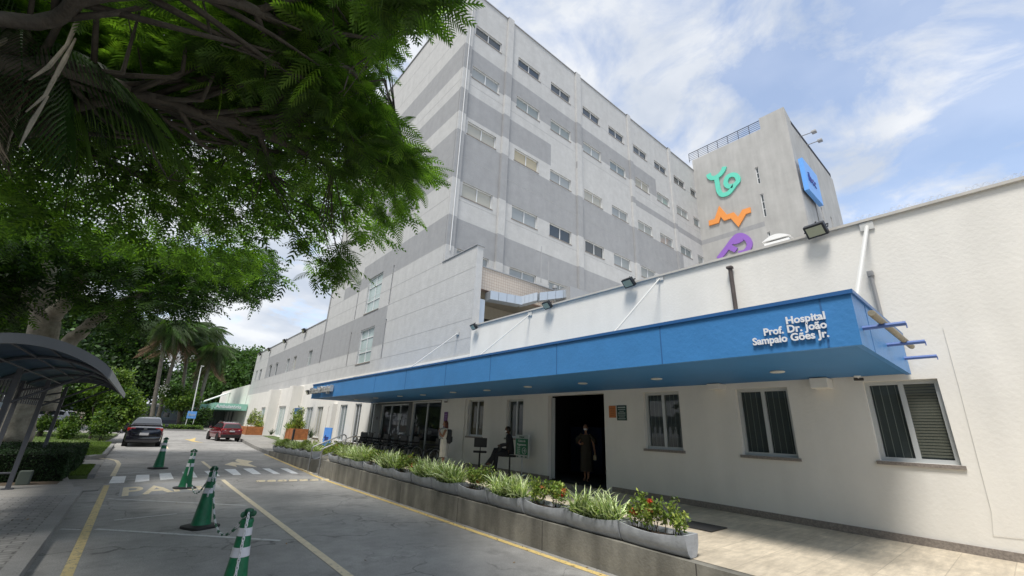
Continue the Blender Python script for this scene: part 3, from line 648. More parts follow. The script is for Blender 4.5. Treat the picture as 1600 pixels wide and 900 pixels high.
# blue sign on the right face of the side tower
pa, pb, pc_, pd = [c6(*q, y=Y2-.5) for q in ((563, 225), (597, 362), (652, 415), (612, 285))]
zs0, zs1 = pb.z, pa.z; xs0, xs1 = pa.x+.1, c6(650, 412, y=Y2-.5).x
t = thing('rooftop_sign', (xs0, Y2, zs0), 0, 'square blue sign with dark blue lettering high on the grey side tower', 'sign')
mb = MB(); mb.box(xs0, xs1, Y2-.5, Y2-.2, zs0, zs1); mb.build('panel', mat('sky blue sign', (.13, .36, .80), .35), t)
mb = MB(); text_mb(mb, 'ibcc', (xs0+(xs1-xs0)*.14, Y2-.53, zs0+(zs1-zs0)*.36), (1, 0, 0), (0, 0, 1), (xs1-xs0)*.34, .03, bold=.0); mb.build('lettering', mat('dark blue lettering', (.012, .02, .22), .4), t)
mb = MB(); mb.box(xs0+.5, xs0+.7, Y2-.12, Y2, zs0+.5, zs1-.5); mb.box(xs1-.7, xs1-.5, Y2-.12, Y2, zs0+.5, zs1-.5); each(mb, 'bracket', M_['coping'], t)

# ------------------------------------------------------------------ white annex
an = thing('white_annex', (8.5, 2, 0), 0, 'long white single-storey building with grey framed windows behind the blue canopy', 'building')
AW = [(.70, 1.545, 1.39, 2.535), (2.60, 3.48, 1.35, 2.51), (4.62, 5.48, 1.35, 2.52), (9.48, 10.24, 1.40, 2.50), (11.41, 12.29, 1.38, 2.54)]
DOOR = (6.56, 8.46, .40, 2.55)
mb = MB(); wall(mb, Ps, -9, 12.42, .2, 5.13, AW+[DOOR], [], .17, 0, 0)
mb.quad((8.5, -9, 5.06), (30, -9, 5.06), (30, 12.5, 5.06), (8.5, 12.5, 5.06)); mb.quad((8.5, -9, .2), (30, -9, .2), (30, -9, 5.13), (8.5, -9, 5.13)); mb.quad((8.5, 12.42, 4.0), (14, 12.42, 4.0), (14, 12.42, 5.13), (8.5, 12.42, 5.13))
mb.quad((8.68, -9, 5.06), (8.68, 12.42, 5.06), (8.68, 12.42, 5.13), (8.68, -9, 5.13))
mb.build('wall', M_['white_wall'], an)
mb = MB(); mb.box(8.45, 8.72, -9, 12.42, 5.13, 5.175); each(mb, 'coping', mat('pale coping', (.48, .46, .42), .7, var=.1), an)
for k, h in enumerate(AW):
    o = window(an, Ps, *h, .13, M_['alu'], M_['glass'], mull=(.5,), fw=.055, sill=.03)
    s2 = MB(); s2.box(8.66, 8.70, h[0]+.03, h[1]-.03, h[2], h[3]); s2.build('backing', mat('dim room', (.19, .20, .20), .9), o)
    b2 = MB(); mid = (h[0]+h[1])/2
    if k == 0:
        for i in range(26): z = h[2]+.08+i*.0405; b2.box(8.643, 8.650, h[0]+.06, mid-.03, z, z+.03)
        b2.build('horizontal_blind', mat('taupe blind', (.42, .38, .31), .8), o); b2 = MB()
        for i in range(4): y = mid+.07+i*.09; b2.box(8.645, 8.650, y, y+.008, h[2]+.05, h[3]-.05)
    elif k < 3:
        for i in range(8): y = h[0]+.10+i*.095; b2.box(8.645, 8.650, y, y+.007, h[2]+.05, h[3]-.05)
    else:
        b2.box(8.645, 8.650, h[0]+.05, h[1]-.05, h[2]+.05, h[3]-.05)
    b2.build('vertical_blind', mat('pale blind strip', (.6, .6, .56), .8) if k < 3 else (mat('yellowish poster', (.24, .19, .11), .8, var=.6, vscale=4) if k == 4 else mat('drawn grey curtain', (.17, .17, .155), .9)), o)
# door opening: dark room behind
mb = MB(); a, b, c, d = DOOR
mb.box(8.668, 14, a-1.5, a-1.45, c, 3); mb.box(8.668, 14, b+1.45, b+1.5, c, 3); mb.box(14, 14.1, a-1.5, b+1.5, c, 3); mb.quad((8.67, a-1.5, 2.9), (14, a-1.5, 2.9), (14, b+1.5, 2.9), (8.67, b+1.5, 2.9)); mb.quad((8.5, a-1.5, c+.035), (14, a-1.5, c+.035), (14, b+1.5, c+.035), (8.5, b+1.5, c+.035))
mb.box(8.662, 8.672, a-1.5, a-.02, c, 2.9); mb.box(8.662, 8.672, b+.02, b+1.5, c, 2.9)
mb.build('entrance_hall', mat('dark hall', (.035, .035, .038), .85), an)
mb = MB(); mb.box(8.62, 8.66, b-.12, b-.06, .46, 2.5); mb.box(8.62, 8.66, b-.05, b-.01, .46, 2.5); mb.build('door_frame', M_['alu'], an)
mb = MB(); mb.box(10.4, 10.5, 8.15, 9.35, .5, 1.75); mb.box(10.38, 10.52, 8.1, 9.4, 1.75, 1.79); mb.build('hall_screen', mat('navy screen', (.02, .045, .13), .6), an)
# long thin cable and its groove on the right part of the wall
mb = MB(); q = [on(*p, x=8.49) for p in ((1473, 512), (1497, 600), (1549, 800), (1552, 836), (1600, 841), (1640, 846))]; mb.tube(q, .0025, 5); mb.build('cable', mat('off-white cable', (.55, .54, .5), .7), an)

# ------------------------------------------------------------------ blue entrance canopy
cn = thing('entrance_canopy', (8.45, 10, 2.6), 0, 'long blue flat canopy over the hospital entrance with white lettering', 'canopy')
CX0, CX1, CY0, CY1, CZ0, CZ1 = 5.62, 8.445, .95, 20.3, 2.6, 3.165
mb = MB(); mb.box(CX0+.06, CX1, CY0+.06, CY1-.06, CZ0+.012, CZ0+.3); mb.build('soffit', mat('shaded blue soffit panels', (.045, .19, .42), .6, var=.05, vscale=1.5), cn)  # canopy blue darkened: the underside's shade is put into this colour
mb = MB()
mb.box(CX0, CX0+.06, CY0, CY1, CZ0, CZ1); mb.box(CX0+.06, CX1, CY0, CY0+.06, CZ0, CZ1); mb.box(CX0+.06, CX1, CY1-.06, CY1, CZ0, CZ1)
mb.build('fascia', M_['blue'], cn)
mb = MB(); mb.box(CX0-.025, CX0+.09, CY0-.025, CY1+.02, CZ1, CZ1+.045); mb.box(CX0+.09, CX1, CY0-.025, CY0+.09, CZ1, CZ1+.045); mb.box(CX0+.09, CX1, CY1-.09, CY1+.02, CZ1, CZ1+.045); each(mb, 'edge_trim', mat('dark blue trim', (.03, .12, .32), .4), cn)
mb = MB()
for px in (1295, 1033, 870, 768, 700, 640, 594): y = on(px, 540, x=CX0).y; mb.box(CX0-.004, CX0+.002, y-.009, y+.009, CZ0+.002, CZ1-.002)
mb.box(6.2, 6.21, CY0-.004, CY0+.002, CZ0, CZ1); each(mb, 'panel_seam', mat('dark seam', (.03, .13, .32), .6), cn)
mb = MB(); mb.box(CX0+.35, CX1, 9.0, 9.3, CZ1-.1, CZ1+.02); mb.box(CX0+.2, CX1-.5, 1.6, 4.0, CZ1-.3, CZ1+.07); each(mb, 'roof_sheet', M_['coping'], cn)
lt = mat('white sign letters', (.78, .79, .82), .4)
k5 = lambda x, y: on(x/5+1160, y/5+440, x=CX0-.02)
mb = MB()
for s_, l, r_ in (('Hospital', (345, 330), (652, 293)), ('Prof. Dr. João', (172, 420), (665, 362)), ('Sampaio Gões Jr.', (86, 500), (680, 427))):
    A = k5(*l); B = k5(*r_); tb = MB(); text_mb(tb, s_, (0, 0, 0), (0, -1, 0), (0, 0, 1), .1, .02, bold=.0026)
    y0 = min(v[1] for v in tb.v); y1 = max(v[1] for v in tb.v); sy = (A.y-B.y)/(y1-y0); sz = .122/.1
    mb.add([(CX0-.022+v[0]*.8, A.y+(v[1]-y1)*sy, (A.z+B.z)/2+v[2]*sz) for v in tb.v], tb.f)
mb.build('lettering', lt, cn)
mb = MB(); tb = MB(); text_mb(tb, 'Entrada Principal', (0, 0, 0), (0, -1, 0), (0, 0, 1), .3, .12, bold=.008)
y0 = min(v[1] for v in tb.v); y1 = max(v[1] for v in tb.v); sy = 2.7/(y1-y0)
mb.add([(CX0-.09+v[0], 20.15+(v[1]-y1)*sy, 2.80+v[2]*1.15) for v in tb.v], tb.f); mb.build('lettering', mat('brushed letters', (.55, .54, .52), .35, metal=.3), cn)
for x, y in ((7.22, 2.3), (7.06, 4.24), (6.95, 5.9), (6.85, 7.5), (6.95, 9.23), (6.86, 10.75), (6.93, 12.66), (6.84, 14.13), (6.84, 16.2), (6.84, 18.2)):
    mb = MB(); mb.lathe([(.085, 2.612), (.1, 2.605), (.1, 2.592), (.08, 2.586)], 20, Matrix.Translation((x, y, 0))); mb.build('downlight', mat('frosted lamp disc', (.62, .62, .58), .5), cn, smooth=True)
def rod(a, b, r=.018):
    mb = MB(); mb.tube([a, b], r, 8); v = Vector(a); mb.box(v.x-.03, v.x+.0, v.y-.09, v.y+.09, v.z-.07, v.z+.07); return mb.build('support_rod', mat('dull white paint', (.52, .52, .50), .6), cn, smooth=True)
rod((8.497, 4.83, 5.10), (6.2, 4.83, 3.1)); rod((8.497, 9.27, 5.05), (6.2, 9.27, 3.1)); rod((8.497, 1.02, 5.05), (6.2, 1.08, 3.0), .030); rod((8.48, 13.3, 5.02), (6.2, 13.3, 3.1))
# three blue brackets with a rolled awning at the near end
for px, py, px2, py2 in ((940, 365, 1275, 325), (1130, 495, 1430, 475), (1265, 600, 1525, 580)):
    a = on(px/5+1160, py/5+440, y=CY0-.0); best = min((abs((Vector((a.x, yy_, a.z))-CC).dot(CR)/(Vector((a.x, yy_, a.z))-CC).dot(CF)*FPX+800-(px2/5+1160)), yy_) for yy_ in np.linspace(-.5, .94, 80))
    mb = MB(); mb.tube([(a.x, CY0, a.z), (a.x, float(best[1]), a.z)], .024, 8); mb.tube([(a.x, float(best[1]), a.z), (a.x, float(best[1]), a.z-.05)], .006, 5); mb.build('bracket', mat('blue grey tube', (.09, .16, .40), .4), cn, smooth=True)
mb = MB(); a = on(975/5+1160, 345/5+440, y=.78); b = on(1340/5+1160, 570/5+440, y=.78); n_ = 60
a, b = Vector((min(a.x, b.x)+.35, .78, 2.86)), Vector((max(a.x, b.x), .78, 2.86))
mb.tube([a+(b-a)*i/n_ for i in range(n_+1)], [.030+.005*(i % 2) for i in range(n_+1)], 12); mb.build('rolled_awning', mat('rolled straw awning', (.27, .245, .19), .9, var=.25, vscale=20), cn, smooth=True)

# ------------------------------------------------------------------ fixtures on the annex wall
fl = proto('floodlight', 'x', 'floodlight', 'floodlights on the building edges')
mb = MB(); mb.cbox(-.16, .16, -.05, .05, -.12, .12, .015); mb.build('housing', M_['black'], fl)
mb = MB(); mb.box(-.125, .125, -.056, -.049, -.085, .085); mb.build('lens', mat('yellowish led lens', (.42, .42, .28), .3), fl)
mb = MB(); mb.tube([(-.18, 0, 0), (-.18, .09, .02), (.18, .09, .02), (.18, 0, 0)], .012, 5); mb.tube([(0, .09, .02), (0, .16, .1)], .015, 5); mb.build('bracket', M_['black'], fl)
def flood(o, p, rz, tilt, sc, label):
    o.location = p; o.rotation_euler = (tilt, R(0), rz); o.scale = (sc,)*3; o['label'] = label
spots = [((8.33, 1.68, 5.16), 1.0, 'largest black floodlight on the white wall edge above the sign lettering'), ((8.33, 5.57, 5.13), .95, 'black floodlight on the white wall edge, second from the right'),
         ((8.33, 8.37, 5.12), .95, 'black floodlight on the white wall edge beside the metal duct'), ((8.33, 12.05, 5.05), .9, 'black floodlight where the white wall meets the grey screen wall')]
for i, (p, s, lb) in enumerate(spots):
    o = fl if i == 0 else copy_tree(fl); flood(o, p, R(-90-8), R(42), s, lb)
c26 = lambda x, y, X: on(x/2.6475+350, y/2.6475+380, x=X)
for (x, y), lb in (((330, 362), 'small floodlight on the low grey wing, nearest to the tall block'), ((250, 405), 'small floodlight midway along the roof edge of the low grey wing'), ((185, 440), 'small floodlight on the low grey wing, third from the tall block'), ((148, 458), 'small floodlight at the far end of the low grey wing roof')):
    o = copy_tree(fl); flood(o, c26(x, y, 8.3), R(-90), R(30), 1.5, lb)
o = copy_tree(fl); flood(o, on(481, 613, x=7.9), R(-90), R(30), 1.2, 'small floodlight on the white wall left of the canopy end')
o = copy_tree(fl); flood(o, on(556, 592, x=6.2), R(-60), R(-50), .9, 'small dark floodlight lying on top of the far canopy edge')
# dark standpipe and grey conduit, each a thing fixed to the wall
mb = MB(); a = on(1141, 420, x=8.42); mb.tube([(8.42, a.y, 3.1), (8.42, a.y, a.z), (8.42, a.y+.0, a.z+.02)], .04, 10); mb.cbox(8.36, 8.47, a.y-.05, a.y+.06, a.z, a.z+.05, .01)
tag(mb.build('drain_pipe', mat('rusty dark pipe', (.075, .06, .055), .7, var=.3, vscale=6), smooth=True), 'dark rusty pipe rising from the canopy on the white wall', 'pipe')
mb = MB(); a = on(1361, 432, x=8.44); mb.tube([(8.44, a.y, 3.1), (8.44, a.y, a.z)], .028, 8); mb.cbox(8.40, 8.49, a.y-.04, a.y+.04, a.z, a.z+.09, .01)
tag(mb.build('conduit', mat('grey conduit', (.28, .28, .28), .5), smooth=True), 'slim grey conduit beside the thick white rod right of the canopy lettering', 'pipe')
# exposed little beams under the canopy, small cameras
cmr = proto('security_camera', 'x', 'camera', 'small security cameras under the canopy')
mb = MB(); mb.tube([(0, 0, 0), (0, .12, 0)], .022, 10); mb.build('body', M_['black'], cmr, smooth=True); mb = MB(); mb.tube([(0, .06, 0), (.03, .05, .05)], .012, 6); mb.cbox(0, .07, -.0, .09, .03, .08, .01); mb.build('mount', M_['white'], cmr)
for i, (p, lb) in enumerate((((8.38, 1.62, 2.565), 'black camera on a white mount at the top of the rightmost window'), ((8.35, 13.6, 2.5), 'small camera on the grey pillar behind the standing person'), ((8.35, 19.6, 2.52), 'small camera at the top of the far dark pillar'))):
    o = cmr if i == 0 else copy_tree(cmr); place(o, p, R(200)); o['label'] = lb
for i, (y, lb) in enumerate(((2.05, 'white beam stub under the canopy between the two right windows'), (3.75, 'smaller white beam stub under the canopy left of the middle window'))):
    mb = MB(); mb.cbox(8.2, 8.497, y-.12, y+.12, 2.44 if i == 0 else 2.5, 2.598, .008); tag(mb.build('beam_stub', M_['white_wall']), lb, 'beam stub')
# wall signs
def sign(name, X, y0, y1, z0, z1, m, label, th=.012, cat='sign'):
    o = thing(name, (X, (y0+y1)/2, z0), 0, label, cat); b = MB(); b.box(X-th, X, y0, y1, z0, z1); b.build('panel', m, o); return o
sg = sign('wall_notice', 8.496, 6.22, 6.41, 1.98, 2.25, mat('orange notice', (.50, .17, .045), .6), 'small orange notice right of the dark entrance')
b = MB()
for i in range(5): b.box(8.481, 8.4835, 6.25, 6.38-.02*(i % 2), 2.03+i*.038, 2.04+i*.038)
b.build('text_lines', mat('dark orange print', (.25, .07, .02), .6), sg)
sg = sign('wall_notice', 8.496, 5.92, 6.185, 1.92, 2.255, mat('dark green notice', (.012, .05, .035), .5), 'dark green notice with white lines right of the orange one')
b = MB()
for i, (wd_, hh) in enumerate(((.2, .012), (.16, .01), (.2, .01), (.2, .014), (.12, .01), (.2, .012), (.21, .02))): b.box(8.481, 8.4835, 6.05-wd_/2, 6.05+wd_/2, 1.95+i*.042, 1.95+i*.042+hh)
b.build('text_lines', mat('pale print', (.45, .5, .48), .6), sg)
sg = sign('wall_sign', 8.44, 13.45, 13.68, 1.62, 2.15, mat('purple sign', (.12, .03, .17), .5), 'narrow purple sign on the pillar behind the woman in white')
b = MB()
for i in range(5): b.box(8.425, 8.4275, 13.49, 13.64-.03*(i % 2), 1.75+i*.075, 1.762+i*.075)
b.build('text_lines', mat('lilac print', (.4, .3, .5), .6), sg)
sg = sign('wall_sign', 8.44, 19.5, 19.6, 1.85, 1.97, M_['black'], 'tiny dark plate on the far pillar under the canopy', .02)
# green standing payment sign
gs = thing('standing_sign', (8.3, 9.25, .46), 0, 'green and white standing sign with an arrow beside the seated person', 'sign')
b = MB(); b.box(8.28, 8.31, 8.98, 9.52, .90, 1.50); b.build('panel', mat('pale sign face', (.48, .52, .50), .5), gs)
b = MB(); b.box(8.274, 8.2795, 9.0, 9.50, .985, 1.40); b.build('green_field', mat('sign green', (.02, .19, .085), .5), gs)
b = MB(); gx = 8.272
for s_, z, sz, ya, al in (('Caixa de', 1.315, .085, 9.25, 'CENTER'), ('Pagamento', 1.22, .085, 9.25, 'CENTER')): text_mb(b, s_, (gx, ya, z), (0, -1, 0), UP, sz, .004, al, bold=.001)
for i in range(4): b.box(gx-.002, gx+.002, 9.31, 9.43, 1.015+i*.05, 1.03+i*.05)
b.ring([[(gx-.002+q*.004, 9.14+rr*math.cos(t), 1.09+rr*math.sin(t)) for rr, q in ((.075, 0), (.088, 0), (.088, 1), (.075, 1))] for t in np.linspace(0, 2*math.pi, 25)[:-1]], close=True)
for p in ([(9.185, 1.09), (9.10, 1.09)], [(9.14, 1.135), (9.095, 1.09), (9.14, 1.045)]): b.tube([(gx, *q) for q in p], .008, 5)
b.build('lettering', mat('white print', (.66, .70, .68), .5), gs)
b = MB(); text_mb(b, 'Estapar', (8.272, 9.25, 1.425), (0, -1, 0), UP, .075, .004, 'CENTER', bold=.001); b.box(8.272, 8.279, 9.38, 9.44, .92, .95); b.box(8.272, 8.279, 9.2, 9.27, .92, .95); b.box(8.272, 8.279, 9.04, 9.1, .92, .95); b.build('logo_print', mat('dark green print', (.02, .10, .06), .5), gs)
b = MB(); b.tube([(8.30, 9.25, .9), (8.30, 9.25, .47)], .015, 8); b.lathe([(.17, .455), (.17, .47), (.03, .485)], 20, Matrix.Translation((8.30, 9.25, 0))); b.build('stand', M_['alu'], gs)
# blue signs at the left entrance
X_ = 7.6; pp = [on(x/5.295+400, y/5.295+590, x=X_) for x, y in ((570, 412), (628, 412), (600, 560), (548, 560))]
sg = thing('standing_sign', (X_, pp[0].y, .3), 0, 'bright blue standing sign with dark blue lettering by the handrails', 'sign'); ya, yb_ = pp[1].y, pp[0].y
b = MB(); b.box(X_, X_+.05, ya, yb_, pp[2].z-.05, pp[0].z); b.build('panel', mat('bright blue sign', (.10, .33, .85), .4), sg)
b = MB(); text_mb(b, 'ibcc', (X_-.008, (ya+yb_)/2, pp[0].z-.62), (0, -1, 0), UP, .36, .008, 'CENTER', bold=.012); b.build('lettering', mat('dark blue lettering', (.012, .02, .22), .4), sg)
X_ = 7.55; pp = [on(x/5.295+400, y/5.295+590, x=X_) for x, y in ((322, 252), (378, 250), (355, 378), (302, 398))]
sg = thing('wall_sign', (8.0, pp[0].y, 1.5), 0, 'tall dark blue sign projecting by the white pilaster above the wooden planter', 'sign')
b = MB(); b.box(X_, X_+.08, pp[1].y, pp[0].y, pp[2].z, pp[0].z); b.build('panel', mat('deep blue sign', (.035, .12, .36), .4), sg)
b = MB(); b.box(X_, X_+.08, pp[1].y, pp[0].y, pp[2].z-.28, pp[2].z-.003); b.build('green_foot', mat('sea green', (.05, .25, .24), .4), sg)
b = MB(); y_ = pp[0].y
for i in range(5): b.box(X_-.004, X_-.001, pp[1].y+.2, y_-.2-.2*(i % 2), pp[0].z-.35-i*.22, pp[0].z-.3-i*.22)
b.build('text_lines', mat('pale blue print', (.4, .5, .7), .5), sg)
b = MB(); b.box(X_+.02, X_+.06, pp[1].y+.1, pp[1].y+.2, gz(pp[1].y)+.1, pp[2].z-.28); b.box(X_+.02, X_+.06, y_-.2, y_-.1, gz(y_)+.1, pp[2].z-.28); b.build('post', M_['alu'], sg)
# roof clutter behind the annex edge
mb = MB(); ax = 8.62; pts = []
for i in range(0, 900):
    t = i/900; y = 1.15-2.7*t; pts.append((ax+.07*math.cos(i*.55), y+.03*math.sin(i*.9), 5.24+.055*math.sin(i*.55)+.02*math.sin(i*.043)))
mb.tube(pts, .0016, 3); tag(mb.build('razor_wire', mat('galvanised wire', (.6, .6, .62), .5)), 'coil of thin razor wire along the white wall top at right', 'razor wire')
dct = mat('galvanised duct', (.45, .49, .53), .38, metal=.55)
t = thing('air_duct', (10, 12.2, 5.1), 0, 'galvanised metal air duct snaking over the roof below the tiled parapet', 'air duct')
def c53(px_, py_, **k): return on(px_/5.333+700, py_/5.333+380, **k)
mb = MB(); P0 = [c53(330, 440, y=12.5), c53(600, 490, y=12.3), c53(740, 455, y=11.9), c53(1000, 425, y=11.6)]
for a, b in zip(P0, P0[1:]):
    n_ = 4
    for i in range(n_):
        p = a+(b-a)*i/n_; q = a+(b-a)*(i+.96)/n_; d = (q-p).normalized(); s = Vector((-d.y, d.x, 0)).normalized()*.22; u_ = UP*.17
        mb.ring([[p+s+u_, p-s+u_, p-s-u_, p+s-u_], [q+s+u_, q-s+u_, q-s-u_, q+s-u_]])
mb.build('duct_run', dct, t)
mb = MB(); p = c53(270, 470, y=12.6); mb.box(p.x-.15, p.x+.15, 12.5, 12.8, 5.0, p.z); mb.build('duct_riser', dct, t)
mb = MB(); p = P0[-1]; mb.box(p.x-.3, p.x+1.1, 11.2, 12.1, 5.07, p.z+.2); tag(mb.build('roof_fan_unit', M_['coping']), 'grey box unit at the end of the roof air duct', 'fan unit')
mb = MB(); p = c53(890, 378, y=11.9); mb.tube([(p.x, 11.9, 5.1), (p.x, 11.9, p.z)], .05, 8); mb.lathe([(.11, 0), (.11, .1), (.02, .16)], 12, Matrix.Translation((p.x, 11.9, p.z))); tag(mb.build('vent_pipe', M_['coping'], smooth=True), 'small capped vent pipe standing on the roof by the duct', 'vent pipe')
mb = MB(); p = c53(775, 300, y=12.3); mb.tube([(p.x, 12.3, 7.7), (p.x, 12.3, 9.4)], .02, 6); mb.tube([(p.x+.45, 12.3, 7.7), (p.x+.45, 12.3, 8.8)], .02, 6); mb.tube([(p.x-.3, 12.3, 9.1), (p.x+.6, 12.3, 9.1)], .014, 5); tag(mb.build('antenna', M_['coping']), 'thin mast antenna in front of the lowest facade windows', 'antenna')
mb = MB(); p = on(1196, 371, x=14.); ya_, yb2 = on(1234, 366, x=14.).y, on(1190, 378, x=14.).y; z0 = on(1190, 379, x=14.).z
mb.box(14.02, 15.5, ya_+.05, yb2-.05, 5.06, z0-.06); mb.ring([[Vector((14.8+sx*.8, ya_+(yb2-ya_)*t, z0+.16*math.sin(math.pi*t))) for t in np.linspace(0, 1, 14)] for sx in (-1, 1)]); tag(mb.build('roof_skylight', M_['white'], smooth=True), 'white vaulted skylight peeping over the white wall below the grey tower', 'skylight')
# ------------------------------------------------------------------ planters and their plants
pm = mat('grey cast planter', (.35, .365, .385), .6, var=.2, vscale=5, bump=.2, bscale=30, stain=.12)
M_['potsoil'] = mat('dark potting soil', (.035, .025, .018), .95, var=.4, vscale=30, bump=.8, bscale=60)
pl = proto('planter', 'x', 'planter')
mb = MB(); LN = .860; outer = []; inner = []
prof = [(.13, 0), (.06, .04), (.015, .11), (0, .17), (.0, .222)]
rings = []
for t in np.linspace(0, 1, 9):
    e = .012*(abs(2*t-1))**4; bow = .05*math.sin(math.pi*t)
    y = t*LN
    f_ = [Vector((a-bow*.5+e, y, z-.040*math.sin(math.pi*t)*(z > .2))) for a, z in prof]; b_ = [Vector((.46-a+bow*.5-e, y, z-.012*math.sin(math.pi*t)*(z > .2))) for a, z in prof[::-1]]
    zr_ = f_[-1].z; i_ = [Vector((f_[-1].x+.03, y, zr_)), Vector((.06, y, .14)), Vector((.40, y, .14)), Vector((b_[0].x-.03, y, zr_))]
    rings.append(f_+i_+b_)
mb.ring(rings, caps=False); mb.v = [(v[0]*.62, v[1], v[2]) for v in mb.v]; mb.build('trough', pm, pl, smooth=True, angle=40)
mb = MB(); mb.ring([[Vector((.052, y, .141)), Vector((.408, y, .141)), Vector((.408, y, .16+.006*math.sin(y*9))), Vector((.23, y, .172+.006*math.sin(y*17))), Vector((.052, y, .16))] for y in np.linspace(.03, LN-.03, 10)]); mb.v = [(v[0]*.62, v[1], v[2]) for v in mb.v]; mb.build('soil', M_['potsoil'], pl)
mb = MB()
for y in (0, LN):
    q_ = [(a+.012, z) for a, z in prof]+[(.46-a-.012, z) for a, z in prof[::-1]]; s_ = 1 if y == 0 else -1
    mb.ring([[Vector((a, y+e_, z-.001)) for a, z in q_] for e_ in (-.004*s_, .028*s_)])
mb.v = [(v[0]*.62, v[1], v[2]) for v in mb.v]; each(mb, 'end_wall', pm, pl)

def blades(name, n, hh, spread, seed, mats, wdt=.016, ylen=.78, droop=.6):
    r = np.random.default_rng(seed); V = []; F = []; mi = []
    for i in range(n):
        cx, cy = r.uniform(-.07, .07), r.uniform(-ylen/2, ylen/2); az = r.uniform(0, 2*math.pi); le = hh*r.uniform(.6, 1.12); tilt = r.uniform(.05, spread)
        d = Vector((math.cos(az), math.sin(az), 0)); s = Vector((-d.y, d.x, 0)); wv = wdt*r.uniform(.7, 1.3); k = 6; b = len(V); p = Vector((cx, cy, 0)); ang = tilt; tw = r.uniform(-.5, .5)
        s = (s*math.cos(tw)+UP*math.sin(tw)).normalized(); m_ = 0 if r.random() < .62 else 1
        for j in range(k+1):
            t = j/k; w_ = wv*(1-.96*t**2.2)*(.7+.3*min(1, t*5)); V += [p-s*w_, p+s*w_*.05, p+s*w_]
            ang += droop*r.uniform(.6, 1.4)/k*(.4+1.8*t); p = p+(d*math.sin(ang)+UP*math.cos(ang))*le/k
        for j in range(k):
            o_ = b+3*j; F += [(o_, o_+1, o_+4, o_+3), (o_+1, o_+2, o_+5, o_+4)]; mi += [m_, 1 if m_ == 0 else 0] if r.random() < .8 else [m_, m_]
    return fast(name, [tuple(v) for v in V], F, mats, mi=mi)
L_cream = leafmat('cream leaf margin', (.60, .64, .40), trans=.2, island=.25); L_green = leafmat('spider leaf green', (.19, .28, .10), trans=.25, island=.35)
spv = [blades('striped_grass_plant', 300, .42+.03*k, .95, 40+k, [L_cream, L_green]) for k in range(3)]
L_ix = leafmat('ixora leaf', (.15, .22, .045), trans=.25, island=.45); L_ix2 = leafmat('ixora young leaf', (.30, .34, .08), trans=.3, island=.3)
petal = mat('orange red petals', (.62, .07, .025), .6, island=.35); petal2 = mat('faded orange petals', (.62, .20, .07), .6, island=.3); twig = mat('brown twig', (.07, .05, .035), .9)
def leafcloud(centres, nper, rad, ll, lw, r, updir=.5):
    n = len(centres)*nper; C_ = np.repeat(np.asarray(centres), nper, 0)+r.normal(0, rad, (n, 3)); d = r.normal(0, 1, (n, 3)); d[:, 2] += updir; d /= np.linalg.norm(d, axis=1)[:, None]
    q = np.cross(d, r.normal(0, 1, (n, 3))); q /= np.linalg.norm(q, axis=1)[:, None]; l = (ll*r.uniform(.6, 1.3, n))[:, None]; w_ = (lw*r.uniform(.7, 1.2, n))[:, None]; nn = np.cross(d, q)
    V = np.stack([C_, C_+d*l*.5+q*w_*.5-nn*w_*.15, C_+d*l-nn*l*.1, C_+d*l*.5-q*w_*.5-nn*w_*.15], 1).reshape(-1, 3); return V, np.arange(n*4).reshape(-1, 4)
def shrub_plant(name, seed, nst=16, h=.33, flowers=3, ylen=.80, ybias=0):
    r = np.random.default_rng(seed); root = proto(name, 'x', 'flowering shrub'); tips = []; mb = MB()
    for i in range(nst):
        b = Vector((r.uniform(-.07, .07), r.uniform(-ylen/2, ylen/2), 0)); hh = h*r.uniform(.55, 1.2); top = b+Vector((r.uniform(-.09, .09), r.uniform(-.1, .1), hh)); mid = (b+top)/2+Vector((r.uniform(-.02, .02), r.uniform(-.02, .02), 0))
        mb.tube([b, mid, top], [.006, .005, .003], 4)
        for t in (.55, .75, .9, 1.0): tips.append(list(b+(top-b)*t+Vector((r.normal(0, .02), r.normal(0, .02), 0))))
        if r.random() < .6: q = mid+Vector((r.uniform(-.08, .08), r.uniform(-.08, .08), .1)); mb.tube([mid, q], .003, 4); tips.append(list(q))
    mb.build('stem', twig, root)
    V, F = leafcloud(tips, 15, .028, .054, .030, r); mi = (r.random(len(F)) < .3).astype(int); fast('leaves', V, F, [L_ix, L_ix2], root, mi)
    for i in range(flowers):
        c = Vector(tips[4*int(r.integers(0, nst))+3][:3])+UP*.03; V, F = leafcloud([list(c)], 90, .019, .026, .018, r, .2); V[:, 2] = c.z+(V[:, 2]-c.z)*.7; fast('flower_head', V, F, petal if r.random() < .65 else petal2, root)
    return root
ixv = [shrub_plant('ixora_shrub', 60+k, flowers=(5, 4, 6)[k], h=(.36, .33, .38)[k], nst=20) for k in range(3)]
yb_ = [2.70, 3.59, 4.47, 5.39, 6.30, 7.22, 8.14, 9.05, 9.95, 10.86, 11.78, 12.70, 13.61]
kinds = 'ISISISSISISSI'
ordn = ['nearest', 'second', 'third', 'fourth', 'fifth', 'sixth', 'seventh', 'eighth', 'ninth', 'tenth', 'eleventh', 'twelfth', 'thirteenth']
uS = uI = 0
